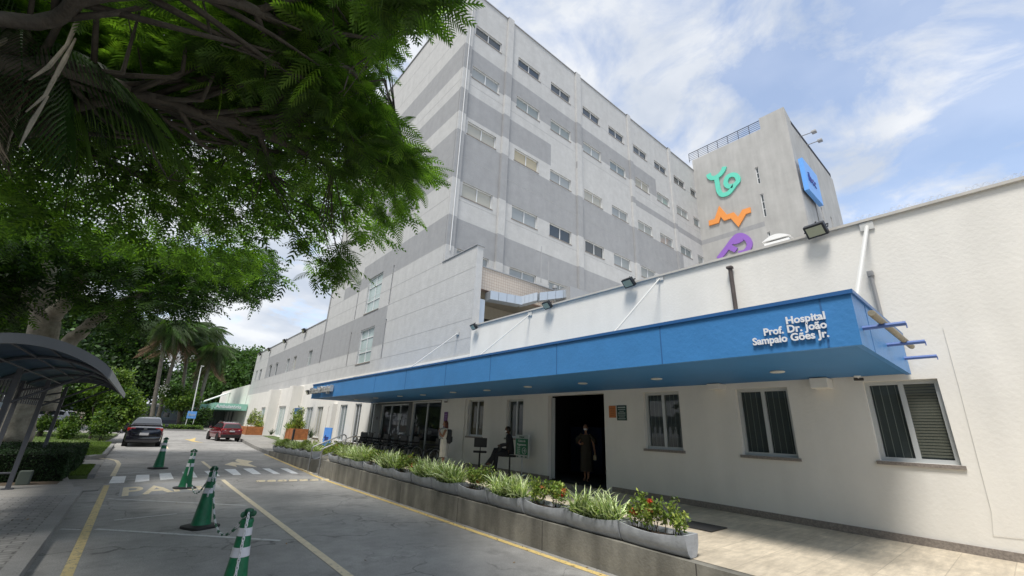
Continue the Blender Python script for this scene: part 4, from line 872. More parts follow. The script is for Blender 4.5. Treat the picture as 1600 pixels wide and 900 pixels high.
for i, y in enumerate(yb_):
    o = pl if i == 0 else copy_tree(pl); place(o, (4.83, y, tz(y+.45)+.006), 0); o.rotation_euler.z = R(rng.uniform(-.8, .8))
    kd = 'striped grass' if kinds[i] == 'S' else 'red flowered shrubs'; o['label'] = f'{ordn[i]} curved grey planter from the near end of the entrance row, holding {kd}'; o['group'] = 'planters along the platform edge, right of the steps'
    if kinds[i] == 'S':
        q = spv[uS % 3] if uS < 3 else spv[uS % 3].copy(); 
        if uS >= 3: COL.objects.link(q)
        place(q, (4.975, y+.44, tz(y+.45)+.165), 0, 1.0 if i < 6 else 1.1); q.rotation_euler.z = R(180*(uS % 2)); uS += 1
        tag(q, f'striped cream and green grass clump growing in the {ordn[i]} planter from the near end', 'ornamental grass', 'striped grasses in the planter row')
    else:
        q = ixv[uI % 3] if uI < 3 else copy_tree(ixv[uI % 3]); place(q, (4.975, y+.44, tz(y+.45)+.16), 0, .90); q.rotation_euler.z = R(180*(uI % 2)); uI += 1
        tag(q, f'leafy shrub with orange red flowers growing in the {ordn[i]} planter from the near end', 'flowering shrub', 'flowering shrubs in the planter row')
for i in range(6):
    y = 16.25+i*1.05; x = 4.86+max(0, y-18)*.03
    o = copy_tree(pl); place(o, (x, y, tz2(y+.5)+.004), 0, 1.12); o['label'] = f'{ordn[i]} grey planter beyond the entrance steps, counted away from the handrails'; o['group'] = 'planters beyond the steps'
    q = (spv[i % 3].copy() if i % 3 != 1 else copy_tree(ixv[i % 3]))
    if i % 3 != 1: COL.objects.link(q)
    place(q, (x+.17, y+.5, tz2(y+.5)+.19), 0, .9); tag(q, f'{"striped grass" if i % 3 != 1 else "leafy shrub"} in the {ordn[i]} planter beyond the entrance steps', 'ornamental plant', 'plants in the planters beyond the steps')

# wooden planter boxes at the far entrance
wood = mat('orange stained wood', (.36, .13, .04), .6, var=.3, vscale=6)
def woodbox(loc, lx, ly, h, label, seed, plh):
    t = thing('wooden_planter', loc, 0, label, 'planter'); M0 = Matrix.Translation(loc); b = MB()
    for z0, z1 in ((0, .30), (.31, .63), (.64, .97)): b.box(-lx/2, lx/2, -ly/2, ly/2, h*z0, h*z1, M0)
    b.build('boards', wood, t); b = MB()
    for x in (-lx/2, lx/2):
        for y in (-ly/2, 0, ly/2): b.box(x-.02, x+.02, y-.03, y+.03, 0, h, M0)
    b.build('battens', wood, t)
    r = np.random.default_rng(seed); P = thing('potted_plant', Vector(loc)+UP*h, 0, 'bushy green plant growing in the '+label.split(',')[0], 'plant'); c = []; b = MB()
    for i in range(16):
        p = Vector((r.uniform(-lx*.35, lx*.35), r.uniform(-ly*.4, ly*.4), 0)); q = p+Vector((r.normal(0, .12), r.normal(0, .12), plh*r.uniform(.1, 1.0)**1.3)); b.tube([p+Vector(loc)+UP*(h-.1), q+Vector(loc)+UP*h], .012, 4)
        for t_ in (.3, .5, .7, .85, 1): c.append(list(p+(q-p)*t_+Vector(loc)+UP*h))
    b.build('stem', twig, P); V, F = leafcloud(c, 22, .09, .17, .05, r, .6); fast('leaves', V, F, [L_ix, L_ix2], P, (r.random(len(F)) < .35).astype(int))
    V, F = leafcloud(c[4::15], 20, .05, .06, .05, r); fast('blossoms', V, F, mat('white blossom', (.6, .6, .5), .7), P)
woodbox((7.35, 40.5, gz(40)+.12), 1.5, 2.6, .62, 'wide orange wooden planter box by the red car', 5, 1.15)
p_ = on(462, 684, x=7.3); woodbox((7.3, p_.y, p_.z-.1), .8, 1.5, .62, 'smaller orange wooden planter box below the tall blue sign', 6, 1.05)
o = MB(); q = on(458, 684, x=6.75); o.box(6.70, 6.78, q.y-.05, q.y+.12, .2, q.z+.45); tag(o.build('dark_post', M_['black']), 'short dark post in front of the smaller wooden planter', 'post')
for k, ((px, py), lb) in enumerate((((424, 676), 'small spiky grey plant between the two white pilasters'), ((485, 680), 'spiky grey plant at the white wall beside the blue standing sign'), ((448, 682), 'small spiky plant left of the smaller wooden planter'))):
    p = on(px, py, x=7.9); q = blades('spiky_plant', 40, (.55, .75, .5)[k], .9, 90+k, [leafmat('grey green blade', (.10, .13, .085), .1), leafmat('grey green blade', (.1, .1, .1))], .02, .1, .2); place(q, (7.9, p.y, p.z-.15)); tag(q, lb, 'plant')
# low shrubs behind the far planters
r = np.random.default_rng(3)
V, F = leafcloud([[r.uniform(5.8, 7.4), r.uniform(17, 21), .42+r.uniform(0, .32)] for _ in range(90)], 40, .09, .09, .045, r); o = fast('low_shrubbery', V, F, [L_ix, L_ix2], None, (r.random(len(F)) < .6).astype(int)); tag(o, 'bright green low ground cover behind the planters beyond the steps', 'ground cover', kind='stuff')

# ------------------------------------------------------------------ handrails
steel = mat('brushed steel', (.42, .42, .42), .3, metal=.8)
for i, (y, lb) in enumerate(((15.05, 'steel handrail nearer to the camera at the entrance steps'), (16.12, 'steel handrail on the far side of the entrance steps'))):
    t = thing('handrail', (4.95, y, 0), 0, lb, 'handrail', 'handrails at the entrance steps'); b = MB()
    b.tube([(4.80, y, .0), (4.80, y, .74), (4.82, y, .80), (4.87, y, .84), (5.75, y, 1.22), (5.83, y, 1.235), (5.89, y, 1.20), (5.91, y, 1.12), (5.91, y, .44)], .022, 10); b.build('rail', steel, t, smooth=True)
    b = MB(); b.tube([(4.80, y, .36), (5.91, y, .80)], .012, 8); b.build('lower_bar', steel, t, smooth=True)
    b = MB(); b.lathe([(.05, 0.0), (.05, .012), (.03, .02)], 14, Matrix.Translation((4.80, y, .0))); b.lathe([(.05, .43), (.05, .445), (.03, .45)], 14, Matrix.Translation((5.91, y, .0))); each(b, 'base_plate', steel, t)

# ------------------------------------------------------------------ cones and chain
cg = mat('green cone plastic', (.008, .14, .06), .5, var=.25, vscale=14); cw = mat('reflective white band', (.62, .62, .66), .35, var=.05, vscale=20); cb_ = mat('black rubber base', (.018, .018, .018), .7)
cn_ = proto('traffic_cone', 'x', 'traffic cone', 'green cones down the lane')
b = MB(); n8 = 8
def osq(rad, z, k=4): return [Vector((math.copysign(abs(math.cos(a))**(2/k), math.cos(a))*rad, math.copysign(abs(math.sin(a))**(2/k), math.sin(a))*rad, z)) for a in [2*math.pi*(i+.5)/32 for i in range(32)]]
b.ring([osq(.21, 0), osq(.215, .012), osq(.21, .03), osq(.17, .042), osq(.14, .045)]); b.build('base', cb_, cn_, smooth=True)
def rr_(z): return .052+(.128-.052)*((.73-z)/.69)**1.25 if z < .73 else .052
def band(z0, z1, m, nm, e): 
    b = MB(); b.lathe([(rr_(z)+e, z) for z in np.linspace(z0, z1, 6)], 28); return b.build(nm, m, cn_, smooth=True, angle=60)
b = MB(); b.lathe([(.135, .04), (.13, .055)]+[(rr_(z), z) for z in np.linspace(.065, .73, 14)]+[(.054, .735), (.057, .75), (.05, .765)], 28); b.build('body', cg, cn_, smooth=True, angle=50)
band(.635, .70, cw, 'band', .0025); band(.47, .545, cw, 'band', .0025)
b = MB(); b.lathe([(.05, .765), (.046, .775), (.018, .78), (.018, .80), (.034, .812), (.04, .83), (.034, .848), (.012, .857)], 20); 
for a in range(4): b.lathe([(.001, -.006), (.02, -.004), (.026, 0), (.02, .004), (.001, .006)], 12, Matrix.Rotation(a*math.pi/2, 4, 'Z') @ Matrix.Translation((.045, 0, .806)) @ Matrix.Rotation(math.pi/2, 4, 'X'))
b.build('top_knob', mat('dark green plastic', (.006, .075, .035), .45), cn_, smooth=True)
cp = [((.98, 4.80, 0), 'nearest green cone with a white chain hanging down its front'), ((1.14, 8.69, 0), 'second green cone from the camera, chained to the nearest one'), ((1.25, 13.4, 0), 'third green cone, standing on the faded road lettering'), ((.86, 17.95, gz(17.95)), 'farthest green cone, beside the black car')]
for i, (p, lb) in enumerate(cp):
    o = cn_ if i == 0 else copy_tree(cn_); place(o, p, R((12, 30, 5, 20)[i]), (.98, 1.03, 1.03, 1.08)[i]); o['label'] = lb
chw = mat('white chain plastic', (.72, .72, .74), .4)
def chain(name, pts, lab, seg=5):
    P = [Vector(p) for p in pts]; L_ = [0]
    for a, c in zip(P, P[1:]): L_.append(L_[-1]+(c-a).length)
    n = max(2, int(L_[-1]/.026)); b = MB()
    def at(s):
        for i in range(len(P)-1):
            if s <= L_[i+1]: return P[i]+(P[i+1]-P[i])*((s-L_[i])/(L_[i+1]-L_[i]))
        return P[-1]
    for i in range(n):
        c = at((i+.5)*L_[-1]/n); d = (at(min(L_[-1], (i+1)*L_[-1]/n))-at(i*L_[-1]/n)).normalized(); u_ = d.orthogonal().normalized(); u_ = Matrix.Rotation((i % 2)*math.pi/2, 3, d) @ u_
        b.mi = (i//seg) % 2 if seg else 0
        b.tube([c+d*.021*math.cos(t)+u_*.0105*math.sin(t) for t in np.linspace(0, 2*math.pi, 11)[:-1]], .0042, 5, close=True)
    return tag(b.build(name, [chw, cg], smooth=True, angle=180), lab, 'chain')
def sag(a, c, s, n=24): a = Vector(a); c = Vector(c); return [a+(c-a)*t-UP*(4*s*t*(1-t)) for t in np.linspace(0, 1, n)]
chain('chain', sag((.985, 4.86, .80), (1.14, 8.62, .86), .50), 'white and green plastic chain sagging between the two nearest cones', 7)
pf = Vector((.98, 4.80, -.035)); dv_ = Vector((-pf.x, -pf.y, 0)).normalized(); sidev = Vector((dv_.y, -dv_.x, 0))
chain('chain', [pf+dv_*(.05+.0)+UP*.84, pf+dv_*.072+UP*.76, pf+dv_*.076+UP*.60, pf+dv_*.092+UP*.45, pf+dv_*.105+UP*.33], 'short white chain hanging down the front of the nearest cone', 0)
chain('chain', [Vector((1.14, 8.64, .86)), Vector((1.13, 8.60, .75)), Vector((1.13, 8.59, .6)), Vector((1.125, 8.575, .45))], 'white and green chain end hanging on the second cone', 6)
chain('chain', sag((1.15, 8.75, .86), (1.25, 13.36, .80), .62)[:16], 'dark green chain running from the second cone towards the third', 6)
chain('chain', [Vector((1.25, 13.36, .85)), Vector((1.24, 13.32, .6)), Vector((1.235, 13.29, .3)), Vector((1.27, 13.22, .02))], 'white chain hanging down the third cone to the ground', 7)

# ------------------------------------------------------------------ arched walkway shelter on the left
sh = thing('walkway_shelter', (-1.3, 12, .12), 0, 'arched walkway shelter with dark metal frame and blue translucent roof', 'shelter')
sm = mat('dark grey painted steel', (.10, .105, .12), .5, metal=.3, var=.1, vscale=4); sg_ = mat('shelter edge sheet', (.16, .17, .19), .55)
xa_, xb2, zE, zA = -2.15, -.43, 2.16, 2.50; YS0, YS1 = 8.0, 16.6
def arc(n=20, off=0): 
    out = []
    for i in range(n+1):
        t = i/n; x = xa_+(xb2-xa_)*t; out.append((x, zE+(zA-zE)*math.sin(math.pi*t)**.8+off))
    return out
b = MB(); A = arc(); b.ring([[(x, y, z) for x, z in A]+[(x, y, z-.012) for x, z in A[::-1]] for y in np.linspace(YS0, YS1, 14)], caps=True)
b.build('roof_sheet', leafmat('blue tinted roof sheet', (.06, .10, .20), trans=.35, island=0., rough=.35, var=.3, vscale=2), sh, smooth=True, angle=50)
for y in (YS0-.02, YS1):
    b = MB(); b.ring([[(x, y-.0, z+.02), (x, y+.05, z+.02), (x, y+.05, z-.11), (x, y-.0, z-.11)] for x, z in arc(off=.01)]); b.build('arched_fascia', sg_, sh, smooth=True, angle=40)
b = MB(); b.box(xb2-.01, xb2+.015, YS0, YS1, zE-.10, zE+.02); b.box(xa_-.015, xa_+.01, YS0, YS1, zE-.10, zE+.02); each(b, 'eave_gutter', mat('pale eave strip', (.28, .29, .30), .5), sh)
for k, y in enumerate((10.2, 12.3, 14.4)):
    b = MB(); b.tube([(x, y, z-.05) for x, z in arc()], .028, 6); b.build('arch_rib', sm, sh, smooth=True)
for k in range(6): b = MB(); x, z = arc(6)[k if k < 6 else 6]; b.tube([(x+.1, YS0, z-.03), (x+.1, YS1, z-.03)], .014, 5); b.build('purlin', sm, sh)
for y in (10.4, 13.4, 16.4):
    for x in (-1.62, -1.98):
        b = MB(); b.box(x-.035, x+.035, y-.035, y+.035, .12, 2.25 if x > -1.8 else 2.2); b.build('post', sm, sh)
    b = MB(); b.tube([(-1.6, y, 1.72), (-.75, y, 2.27)], .02, 6); b.tube([(-2.0, y, 1.85), (-1.62, y, 1.85)], .018, 6); b.tube([(-2.0, y, .42), (-1.62, y, .42)], .018, 6); b.tube([(-2.0, y, 2.0), (-1.6, y, 2.12)], .02, 6); each(b, 'brace', sm, sh)
    b = MB(); b.box(-1.70, -1.54, y-.08, y+.08, .115, .14); b.build('foot_plate', sm, sh)
b = MB(); 
for y in np.linspace(8.2, 16.4, 32): b.box(-2.0, -1.985, y, y+.12, 1.75, 2.15)
b.build('louvre', sm, sh)

# ------------------------------------------------------------------ hedges
def hedge(x0, x1, y0, y1, z0, h, label, seed):
    r = np.random.default_rng(seed); n = int(9000*(x1-x0)*h+3500*(y1-y0)*h+2500*(x1-x0)*(y1-y0)); n = min(n, 42000); P = r.uniform(0, 1, (n, 3)); f = r.integers(0, 3, n)
    P[f == 0, 1] = r.uniform(0, .05, (f == 0).sum()); P[f == 1, 2] = 1-r.uniform(0, .06, (f == 1).sum()); P[f == 2, 0] = 1-r.uniform(0, .03, (f == 2).sum())
    P = P*[x1-x0, y1-y0, h]+[x0, y0, z0]; P += r.normal(0, .014, P.shape)
    t = thing('hedge', ((x0+x1)/2, (y0+y1)/2, z0), 0, label, 'hedge', 'clipped hedges by the shelter')
    V, F = leafcloud(P, 1, .001, .034, .022, r, .3); fast('leaves', V, F, leafmat('hedge leaf', (.022, .048, .016), .15, .5), t)
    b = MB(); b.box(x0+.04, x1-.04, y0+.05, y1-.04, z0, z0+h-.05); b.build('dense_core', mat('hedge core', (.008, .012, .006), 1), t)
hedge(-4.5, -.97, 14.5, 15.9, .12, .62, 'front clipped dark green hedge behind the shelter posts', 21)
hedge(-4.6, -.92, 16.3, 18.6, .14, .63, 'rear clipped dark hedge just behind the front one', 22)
b = MB(); b.cbox(-1.62, -1.42, 14.0, 14.2, .12, .40, .02); tag(b.build('junction_box', mat('weathered green grey box', (.10, .12, .10), .8)), 'small weathered box on the ground by the shelter post', 'box')

# ------------------------------------------------------------------ grass blades
def grass(x0, x1, y0, y1, n, z, seed, inside=None):
    r = np.random.default_rng(seed); P = np.stack([r.uniform(x0, x1, n), r.uniform(y0, y1, n), np.zeros(n)], 1)
    if inside is not None: P = P[[inside(a, c) for a, c, _ in P]]
    P[:, 2] = [gz(c)+z for c in P[:, 1]]; n = len(P); a = r.uniform(0, 6.28, n); s = np.stack([np.cos(a), np.sin(a), np.zeros(n)], 1)*.012; l = r.normal(0, .02, (n, 3)); l[:, 2] = r.uniform(.02, .06, n)
    V = np.stack([P-s, P+s, P+l], 1).reshape(-1, 3); return V, np.arange(3*n).reshape(-1, 3)
gl = leafmat('grass blade', (.11, .17, .03), .2, .35)
parts_ = [grass(-1.0, -.62, 15.72, 18.2, 9000, .1, 1), grass(-1.5, -.66, 21.6, 29, 9000, .1, 2), grass(-9, -.9, 27, 38, 16000, .1, 3)]
V = np.concatenate([p[0] for p in parts_]); F = np.arange(len(V)).reshape(-1, 3); o = fast('grass', V, F, gl); tag(o, 'short green grass on the lawn strips left of the road', 'grass', kind='stuff')

r = np.random.default_rng(77); n = 260; P = np.stack([r.uniform(-3.2, -.1, n), r.uniform(4, 19, n), np.zeros(n)], 1); P[150:, 0] = 4.62+r.random(110)*.2; P[150:, 1] = r.uniform(2.5, 15, 110); P[100:150, 0] = r.uniform(-.5, 4.6, 50)
P[:, 2] = [(.122 if a < -.66 else 0)+gz(c)+.006 for a, c, _ in P]; a = r.uniform(0, 6.28, n); l_ = r.uniform(.012, .03, n)[:, None]; d = np.stack([np.cos(a), np.sin(a), r.uniform(0, .3, n)], 1); s = np.stack([-np.sin(a), np.cos(a), np.zeros(n)], 1)
V = np.stack([P-d*l_, P+s*l_*.45, P+d*l_, P-s*l_*.45], 1).reshape(-1, 3); o = fast('fallen_leaves', V, np.arange(4*n).reshape(-1, 4), mat('dry fallen leaf', (.16, .10, .04), .9, island=.5)); tag(o, 'small dry leaves scattered along the kerb and the foot of the retaining wall', 'fallen leaves', kind='stuff')

# ------------------------------------------------------------------ cars
def car(root, paint, kind, gl_=None, detail=True):
    "length along +y = forward, origin on the ground under the middle; metres/1.2"
    u = 1/1.2
    if kind == 'sedan': L_, W_, H_ = 4.45*u, 1.74*u, 1.47*u
    elif kind == 'suv': L_, W_, H_ = 4.2*u, 1.77*u, 1.62*u
    else: L_, W_, H_ = 4.3*u, 1.74*u, 1.5*u
    hl = L_/2; hw = W_/2
    if kind == 'sedan': st = [(-1, .30, .62, .80), (-.975, .22, .70, .90), (-.90, .20, .735, .955), (-.72, .19, .745, .985), (-.45, .18, .72, 1), (0, .17, .68, 1), (.42, .17, .655, 1), (.60, .18, .63, .985), (.85, .20, .56, .93), (.96, .24, .46, .84), (1, .30, .40, .72)]; gh = [(-.78, .74, .74), (-.46, .94, .64), (-.30, .985, .62), (-.05, 1.0, .62), (.12, .975, .63), (.50, .66, .76)]
    elif kind == 'suv': st = [(-1, .32, .60, .84), (-.98, .24, .66, .94), (-.92, .22, .69, .97), (-.70, .20, .68, 1), (-.35, .19, .655, 1), (0, .18, .64, 1), (.42, .18, .63, 1), (.62, .20, .61, .985), (.86, .22, .56, .93), (.96, .25, .48, .86), (1, .32, .42, .74)]; gh = [(-.97, .66, .82), (-.82, .92, .71), (-.70, .97, .69), (-.2, 1.0, .68), (.12, .965, .67), (.48, .64, .78)]
    else: st = [(-1, .30, .58, .82), (-.96, .22, .64, .93), (-.85, .2, .66, .97), (-.5, .18, .65, 1), (0, .17, .63, 1), (.42, .17, .61, 1), (.62, .18, .58, .985), (.86, .20, .52, .93), (.96, .24, .44, .84), (1, .30, .38, .72)]; gh = [(-.93, .65, .80), (-.72, .93, .68), (-.5, .985, .66), (-.1, 1.0, .65), (.1, .965, .66), (.55, .60, .78)]
    b = MB(); rings = []
    for t, zb_, zt_, wf in st:
        y = t*hl; w_ = hw*wf; z0, z1 = zb_*H_*.8, zt_*H_*.93 if kind == 'x' else zt_*H_*.92
        q = [(.86, 0), (.97, .10), (1.0, .45), (.985, .72), (.93, .93), (.80, 1.0)]
        rings.append([Vector((w_*a, y, z0+(z1-z0)*h)) for a, h in q]+[Vector((-w_*a, y, z0+(z1-z0)*h)) for a, h in q[::-1]])
    b.ring(rings)
    b.build('body', paint, root, smooth=True, angle=40)
    b = MB(); rings = []
    for t, zf, wf in gh:
        y = t*hl; z = zf*H_; zb_ = .60*H_; w_ = hw*wf; wb_ = hw*.9; f = min(1, max(0.02, (z-zb_)/(H_-zb_)))
        wl = wb_+(w_-wb_)*f
        rings.append([Vector((wb_, y, zb_)), Vector((wl, y, z-.035)), Vector((wl*.86, y, z)), Vector((-wl*.86, y, z)), Vector((-wl, y, z-.035)), Vector((-wb_, y, zb_))])
    b.ring(rings); cab = b.build('cabin', paint, root, smooth=True, angle=35)
    gm_ = mat('car window', (.03, .035, .04), .06, spec=.9)
    def strip(pts, nm='window'): q = MB(); q.quad(*pts); q2 = q.build(nm, gm_, root); return q2
    # rear and front screens, side windows lie 6 mm outside the cabin
    def gp(i, s, f, e=.006):
        t, zf, wf = gh[i]; y = t*hl; z = zf*H_; zb_ = .60*H_; wb_ = hw*.9; ff = min(1, max(.02, (z-zb_)/(H_-zb_))); wl = wb_+(hw*wf-wb_)*ff
        return Vector((s*(wb_+(wl-wb_)*f+e), y, zb_+(z-.035-zb_)*f))
    t0, t1 = gh[0], gh[1]; rr0 = lambda k, s, g_: Vector((s*hw*(.80 if k == 0 else .62), (t0[0]+(t1[0]-t0[0])*g_)*hl-.012, (t0[1]+(t1[1]-t0[1])*g_)*H_+.008))
    strip([rr0(0, -1, .14), rr0(0, 1, .14), rr0(1, 1, .92), rr0(1, -1, .92)], 'rear_window')
    t0b, t1b = gh[-1], gh[-2]; ff0 = lambda k, s, g_: Vector((s*hw*(.80 if k == 0 else .60), (t0b[0]+(t1b[0]-t0b[0])*g_)*hl+.012, (t0b[1]+(t1b[1]-t0b[1])*g_)*H_+.008))
    strip([ff0(0, -1, .12), ff0(0, 1, .12), ff0(1, 1, .92), ff0(1, -1, .92)], 'windscreen')
    for s in (-1, 1):
        q = MB()
        a0, a1, a2, a3, a4 = gp(1, s, .25), gp(1, s, .9), gp(3, s, .9), gp(4, s, .9), gp(5, s, .3)
        zl = max(a0.z, .66*H_); 
        def at_y(y, f):
            ys_ = [g_[0]*hl for g_ in gh]
            for i in range(len(gh)-1):
                if ys_[i] <= y <= ys_[i+1]: k = (y-ys_[i])/(ys_[i+1]-ys_[i]); A_, B_ = gp(i, s, f), gp(i+1, s, f); return A_+(B_-A_)*k
            return gp(0, s, f)
        for y0, y1 in ((gh[1][0]*hl*.96, gh[3][0]*hl-.03), (gh[3][0]*hl+.03, gh[4][0]*hl+.22*hl)):
            n_ = 5; lo, hi = [], []
            for i in range(n_+1):
                y = y0+(y1-y0)*i/n_; p1 = at_y(y, .92); p0 = at_y(y, 0); f0 = (.70*H_-p0.z)/(max(p1.z-p0.z, .01)); f0 = min(.85, max(0, f0)); lo.append(at_y(y, f0*.92)); hi.append(p1)
            q.add(lo+hi, [(i, i+1, n_+2+i, n_+1+i) for i in range(n_)])
        q.build('side_window', gm_, root)
    wr = .315*u if kind != 'suv' else .335*u
    for y in (-.60*hl-.02, .60*hl):
        for s in (-1, 1):
            wt = MB(); Mx = Matrix.Translation((s*(hw-.10), y, wr)) @ Matrix.Rotation(math.pi/2, 4, 'Y'); wt.lathe([(wr*.6, -.09), (wr*.93, -.09), (wr, -.06), (wr, .06), (wr*.93, .09), (wr*.6, .09)], 24, Mx); w_ = wt.build('wheel', cb_, root, smooth=True)
            rm = MB(); rm.lathe([(.02, .085), (wr*.2, .095), (wr*.60, .075), (wr*.64, .092), (wr*.64, -.085), (.02, -.085)], 20, Mx if s > 0 else Matrix.Translation((s*(hw-.10), y, wr)) @ Matrix.Rotation(-math.pi/2, 4, 'Y')); rm.build('rim', mat('alloy rim', (.4, .4, .42), .35, metal=.6), w_, smooth=True)
            ar = MB(); ar.lathe([(wr*1.16, .0), (wr*1.16, .012), (wr*.98, .012)], 24, Matrix.Translation((s*(hw-.006), y, wr)) @ Matrix.Rotation(s*math.pi/2, 4, 'Y')); ar.build('wheel_arch', mat('arch gap', (.006, .006, .006), .9), root)
    tr = mat('tail lamp red', (.35, .01, .012), .2, spec=.8)
    yr = -hl*(1.0 if kind != 'sedan' else .985); zl = (.58 if kind == 'sedan' else .60)*H_
    for s in (-1, 1):
        q = MB(); q.cbox(min(s*hw*.52, s*hw*.93), max(s*hw*.52, s*hw*.93), yr+.0, yr+.20, zl-.05, zl+.07, .015); tl = q.build('tail_lamp', tr, root, smooth=True)
        q = MB(); q.cbox(min(s*hw*.56, s*hw*.70), max(s*hw*.56, s*hw*.70), yr-.008, yr+.02, zl-.03, zl-.005, .004); q.build('reverse_lamp', mat('clear lamp', (.7, .68, .66), .3), tl)
        q = MB(); q.cbox(min(s*hw*.5, s*hw*.86), max(s*hw*.5, s*hw*.86), hl*.90, hl*.975, .42*H_, .50*H_, .02); q.build('headlight', mat('clear lamp', (.7, .68, .66), .3), root, smooth=True)
        q = MB(); q.cbox(s*(hw+.08)-.07, s*(hw+.08)+.07, .33*hl, .33*hl+.09, .64*H_, .73*H_, .02); q.build('mirror', paint if kind != 'x' else M_['black'], root, smooth=True)
    q = MB(); q.cbox(-hw*.90, hw*.90, -hl*1.012, -hl*.90, .20*H_, .36*H_, .03); q.build('rear_bumper', paint if kind == 'sedan' else M_['black'], root, smooth=True)
    q = MB(); q.cbox(-.17, .17, -hl*1.02-.006, -hl*1.0+.02, (.40 if kind == 'sedan' else .50)*H_, (.40 if kind == 'sedan' else .50)*H_+.095, .004); q.build('number_plate', mat('pale plate', (.5, .5, .52), .4), root)
    q = MB(); q.cbox(-hw*.88, hw*.88, hl*.9, hl*1.0, .2*H_, .34*H_, .03); q.build('front_bumper', M_['black'] if kind != 'sedan' else paint, root, smooth=True)
    q = MB(); q.cbox(-.07, .07, yr-.012, yr+.02, zl+.01, zl+.045, .008); q.build('badge', mat('chrome', (.6, .6, .6), .2, metal=1), root)
    if kind == 'suv':
        for s in (-1, 1): q = MB(); q.tube([(s*hw*.62, -.7*hl, .97*H_), (s*hw*.62, -.6*hl, 1.02*H_), (s*hw*.60, .0, 1.03*H_), (s*hw*.6, .1*hl, .985*H_)], .014, 6); q.build('roof_rail', mat('chrome', (.6, .6, .6), .2, metal=1), root)
carb = proto('parked_car', 'black sedan seen from behind, parked at the left kerb beside the farthest cone', 'car')
car(carb, mat('black car paint', (.006, .006, .012), .18, coat=1), 'sedan'); place(carb, (.48, 27.3+1.85, gz(28.2)-.02), R(-1.5)); carb.scale = (.98, .98, 1.14); carb.rotation_euler.x = .0155
carr = proto('parked_car', 'dark red compact suv seen from behind by the right sidewalk', 'car')
car(carr, mat('dark red car paint', (.13, .005, .012), .22, coat=1), 'suv'); place(carr, (4.50, 33.9+.1, gz(34)), R(9), .84); carr.rotation_euler.x = .0155
carw = proto('parked_car', 'white hatchback seen from its side beyond the lawn at left', 'car')
car(carw, mat('white car paint', (.68, .68, .70), .25, coat=1), 'hatch')
pw = G(68, 667); place(carw, (pw.x, pw.y, gz(pw.y)+.02), R(68))
card = proto('parked_car', 'dark car half hidden behind the shrubs beyond the black sedan', 'car')
car(card, mat('dark grey car paint', (.02, .022, .028), .25, coat=1), 'hatch'); place(card, (-1.3, 43, gz(43)+.02), R(10))

# ------------------------------------------------------------------ chairs and wheelchairs in the shade of the canopy
bk = M_['black']; bkc = mat('black vinyl', (.01, .01, .011), .5)
wc = proto('wheelchair', 'x', 'wheelchair', 'wheelchairs parked in front of the glazed bays'); u = 1/1.2
b = MB(); b.cbox(-.22*u, .22*u, -.2*u, .22*u, .47*u, .52*u, .012); b.build('seat', bkc, wc)
b = MB(); b.cbox(-.22*u, .22*u, -.24*u, -.21*u, .52*u, .95*u, .01); b.build('backrest', bkc, wc)
for s in (-1, 1):
    Mx = Matrix.Translation((s*.29*u, -.1*u, .30*u)) @ Matrix.Rotation(math.pi/2, 4, 'Y')
    b = MB(); b.tube([Mx @ Vector((.29*u*math.cos(t), .29*u*math.sin(t), 0)) for t in np.linspace(0, 2*math.pi, 29)[:-1]], .014, 6, close=True); wh = b.build('wheel', bk, wc, smooth=True)
    b = MB()
    for k in range(9): t = k*2*math.pi/9; b.tube([Mx @ Vector((0, 0, 0)), Mx @ Vector((.28*u*math.cos(t), .28*u*math.sin(t), 0))], .0025, 4)
    b.tube([Mx @ Vector((.25*u*math.cos(t), .25*u*math.sin(t), s*.03)) for t in np.linspace(0, 2*math.pi, 25)[:-1]], .007, 5, close=True); b.build('spokes', steel, wh)
    b = MB(); b.lathe([(.07*u, -.015), (.085*u, -.008), (.085*u, .008), (.07*u, .015)], 16, Matrix.Translation((s*.24*u, .36*u, .085*u)) @ Matrix.Rotation(math.pi/2, 4, 'Y')); b.build('caster', bk, wc, smooth=True)
    b = MB(); b.tube([(s*.24*u, -.24*u, .2*u), (s*.24*u, -.24*u, .94*u), (s*.24*u, -.36*u, .97*u)], .012, 6); b.tube([(s*.24*u, -.24*u, .70*u), (s*.24*u, .2*u, .70*u), (s*.24*u, .24*u, .5*u), (s*.24*u, .36*u, .2*u), (s*.22*u, .46*u, .12*u)], .012, 6); b.tube([(s*.24*u, -.24*u, .46*u), (s*.24*u, .26*u, .46*u)], .012, 6); b.tube([(s*.24*u, .34*u, .3*u), (s*.24*u, .36*u, .09*u)], .01, 6); b.build('frame', bk, wc, smooth=True)
    b = MB(); b.cbox(s*.24*u-.03, s*.24*u+.03, -.2*u, .14*u, .70*u, .735*u, .008); b.build('armrest', bkc, wc)
    b = MB(); b.cbox(min(s*.04, s*.19), max(s*.04, s*.19), .42*u, .55*u, .12*u, .135*u, .004); b.build('footrest', bk, wc)
FZ = lambda y: tz(y)+.008
wl = [((7.55, 18.95, 110), 'leftmost wheelchair, beside the far dark pillar'), ((7.5, 18.2, 95), 'second wheelchair from the left under the canopy'), ((7.55, 17.45, 80), 'third wheelchair from the left, below the paper notices'), ((7.5, 16.65, 95), 'fourth wheelchair from the left, in front of the bay pillar'), ((7.55, 15.9, 85), 'fifth wheelchair from the left'), ((7.5, 15.1, 100), 'sixth wheelchair from the left, left of the woman in white'), ((7.6, 14.35, 90), 'seventh wheelchair from the left, just behind the woman in white'), ((7.6, 12.95, 75), 'rightmost wheelchair, right of the woman in white')]
for i, ((x, y, a), lb) in enumerate(wl):
    o = wc if i == 0 else copy_tree(wc); place(o, (x, y, FZ(y)), R(a)); o['label'] = lb
ch = proto('office_chair', 'black swivel chair with a small backrest against the wall under the canopy', 'chair')
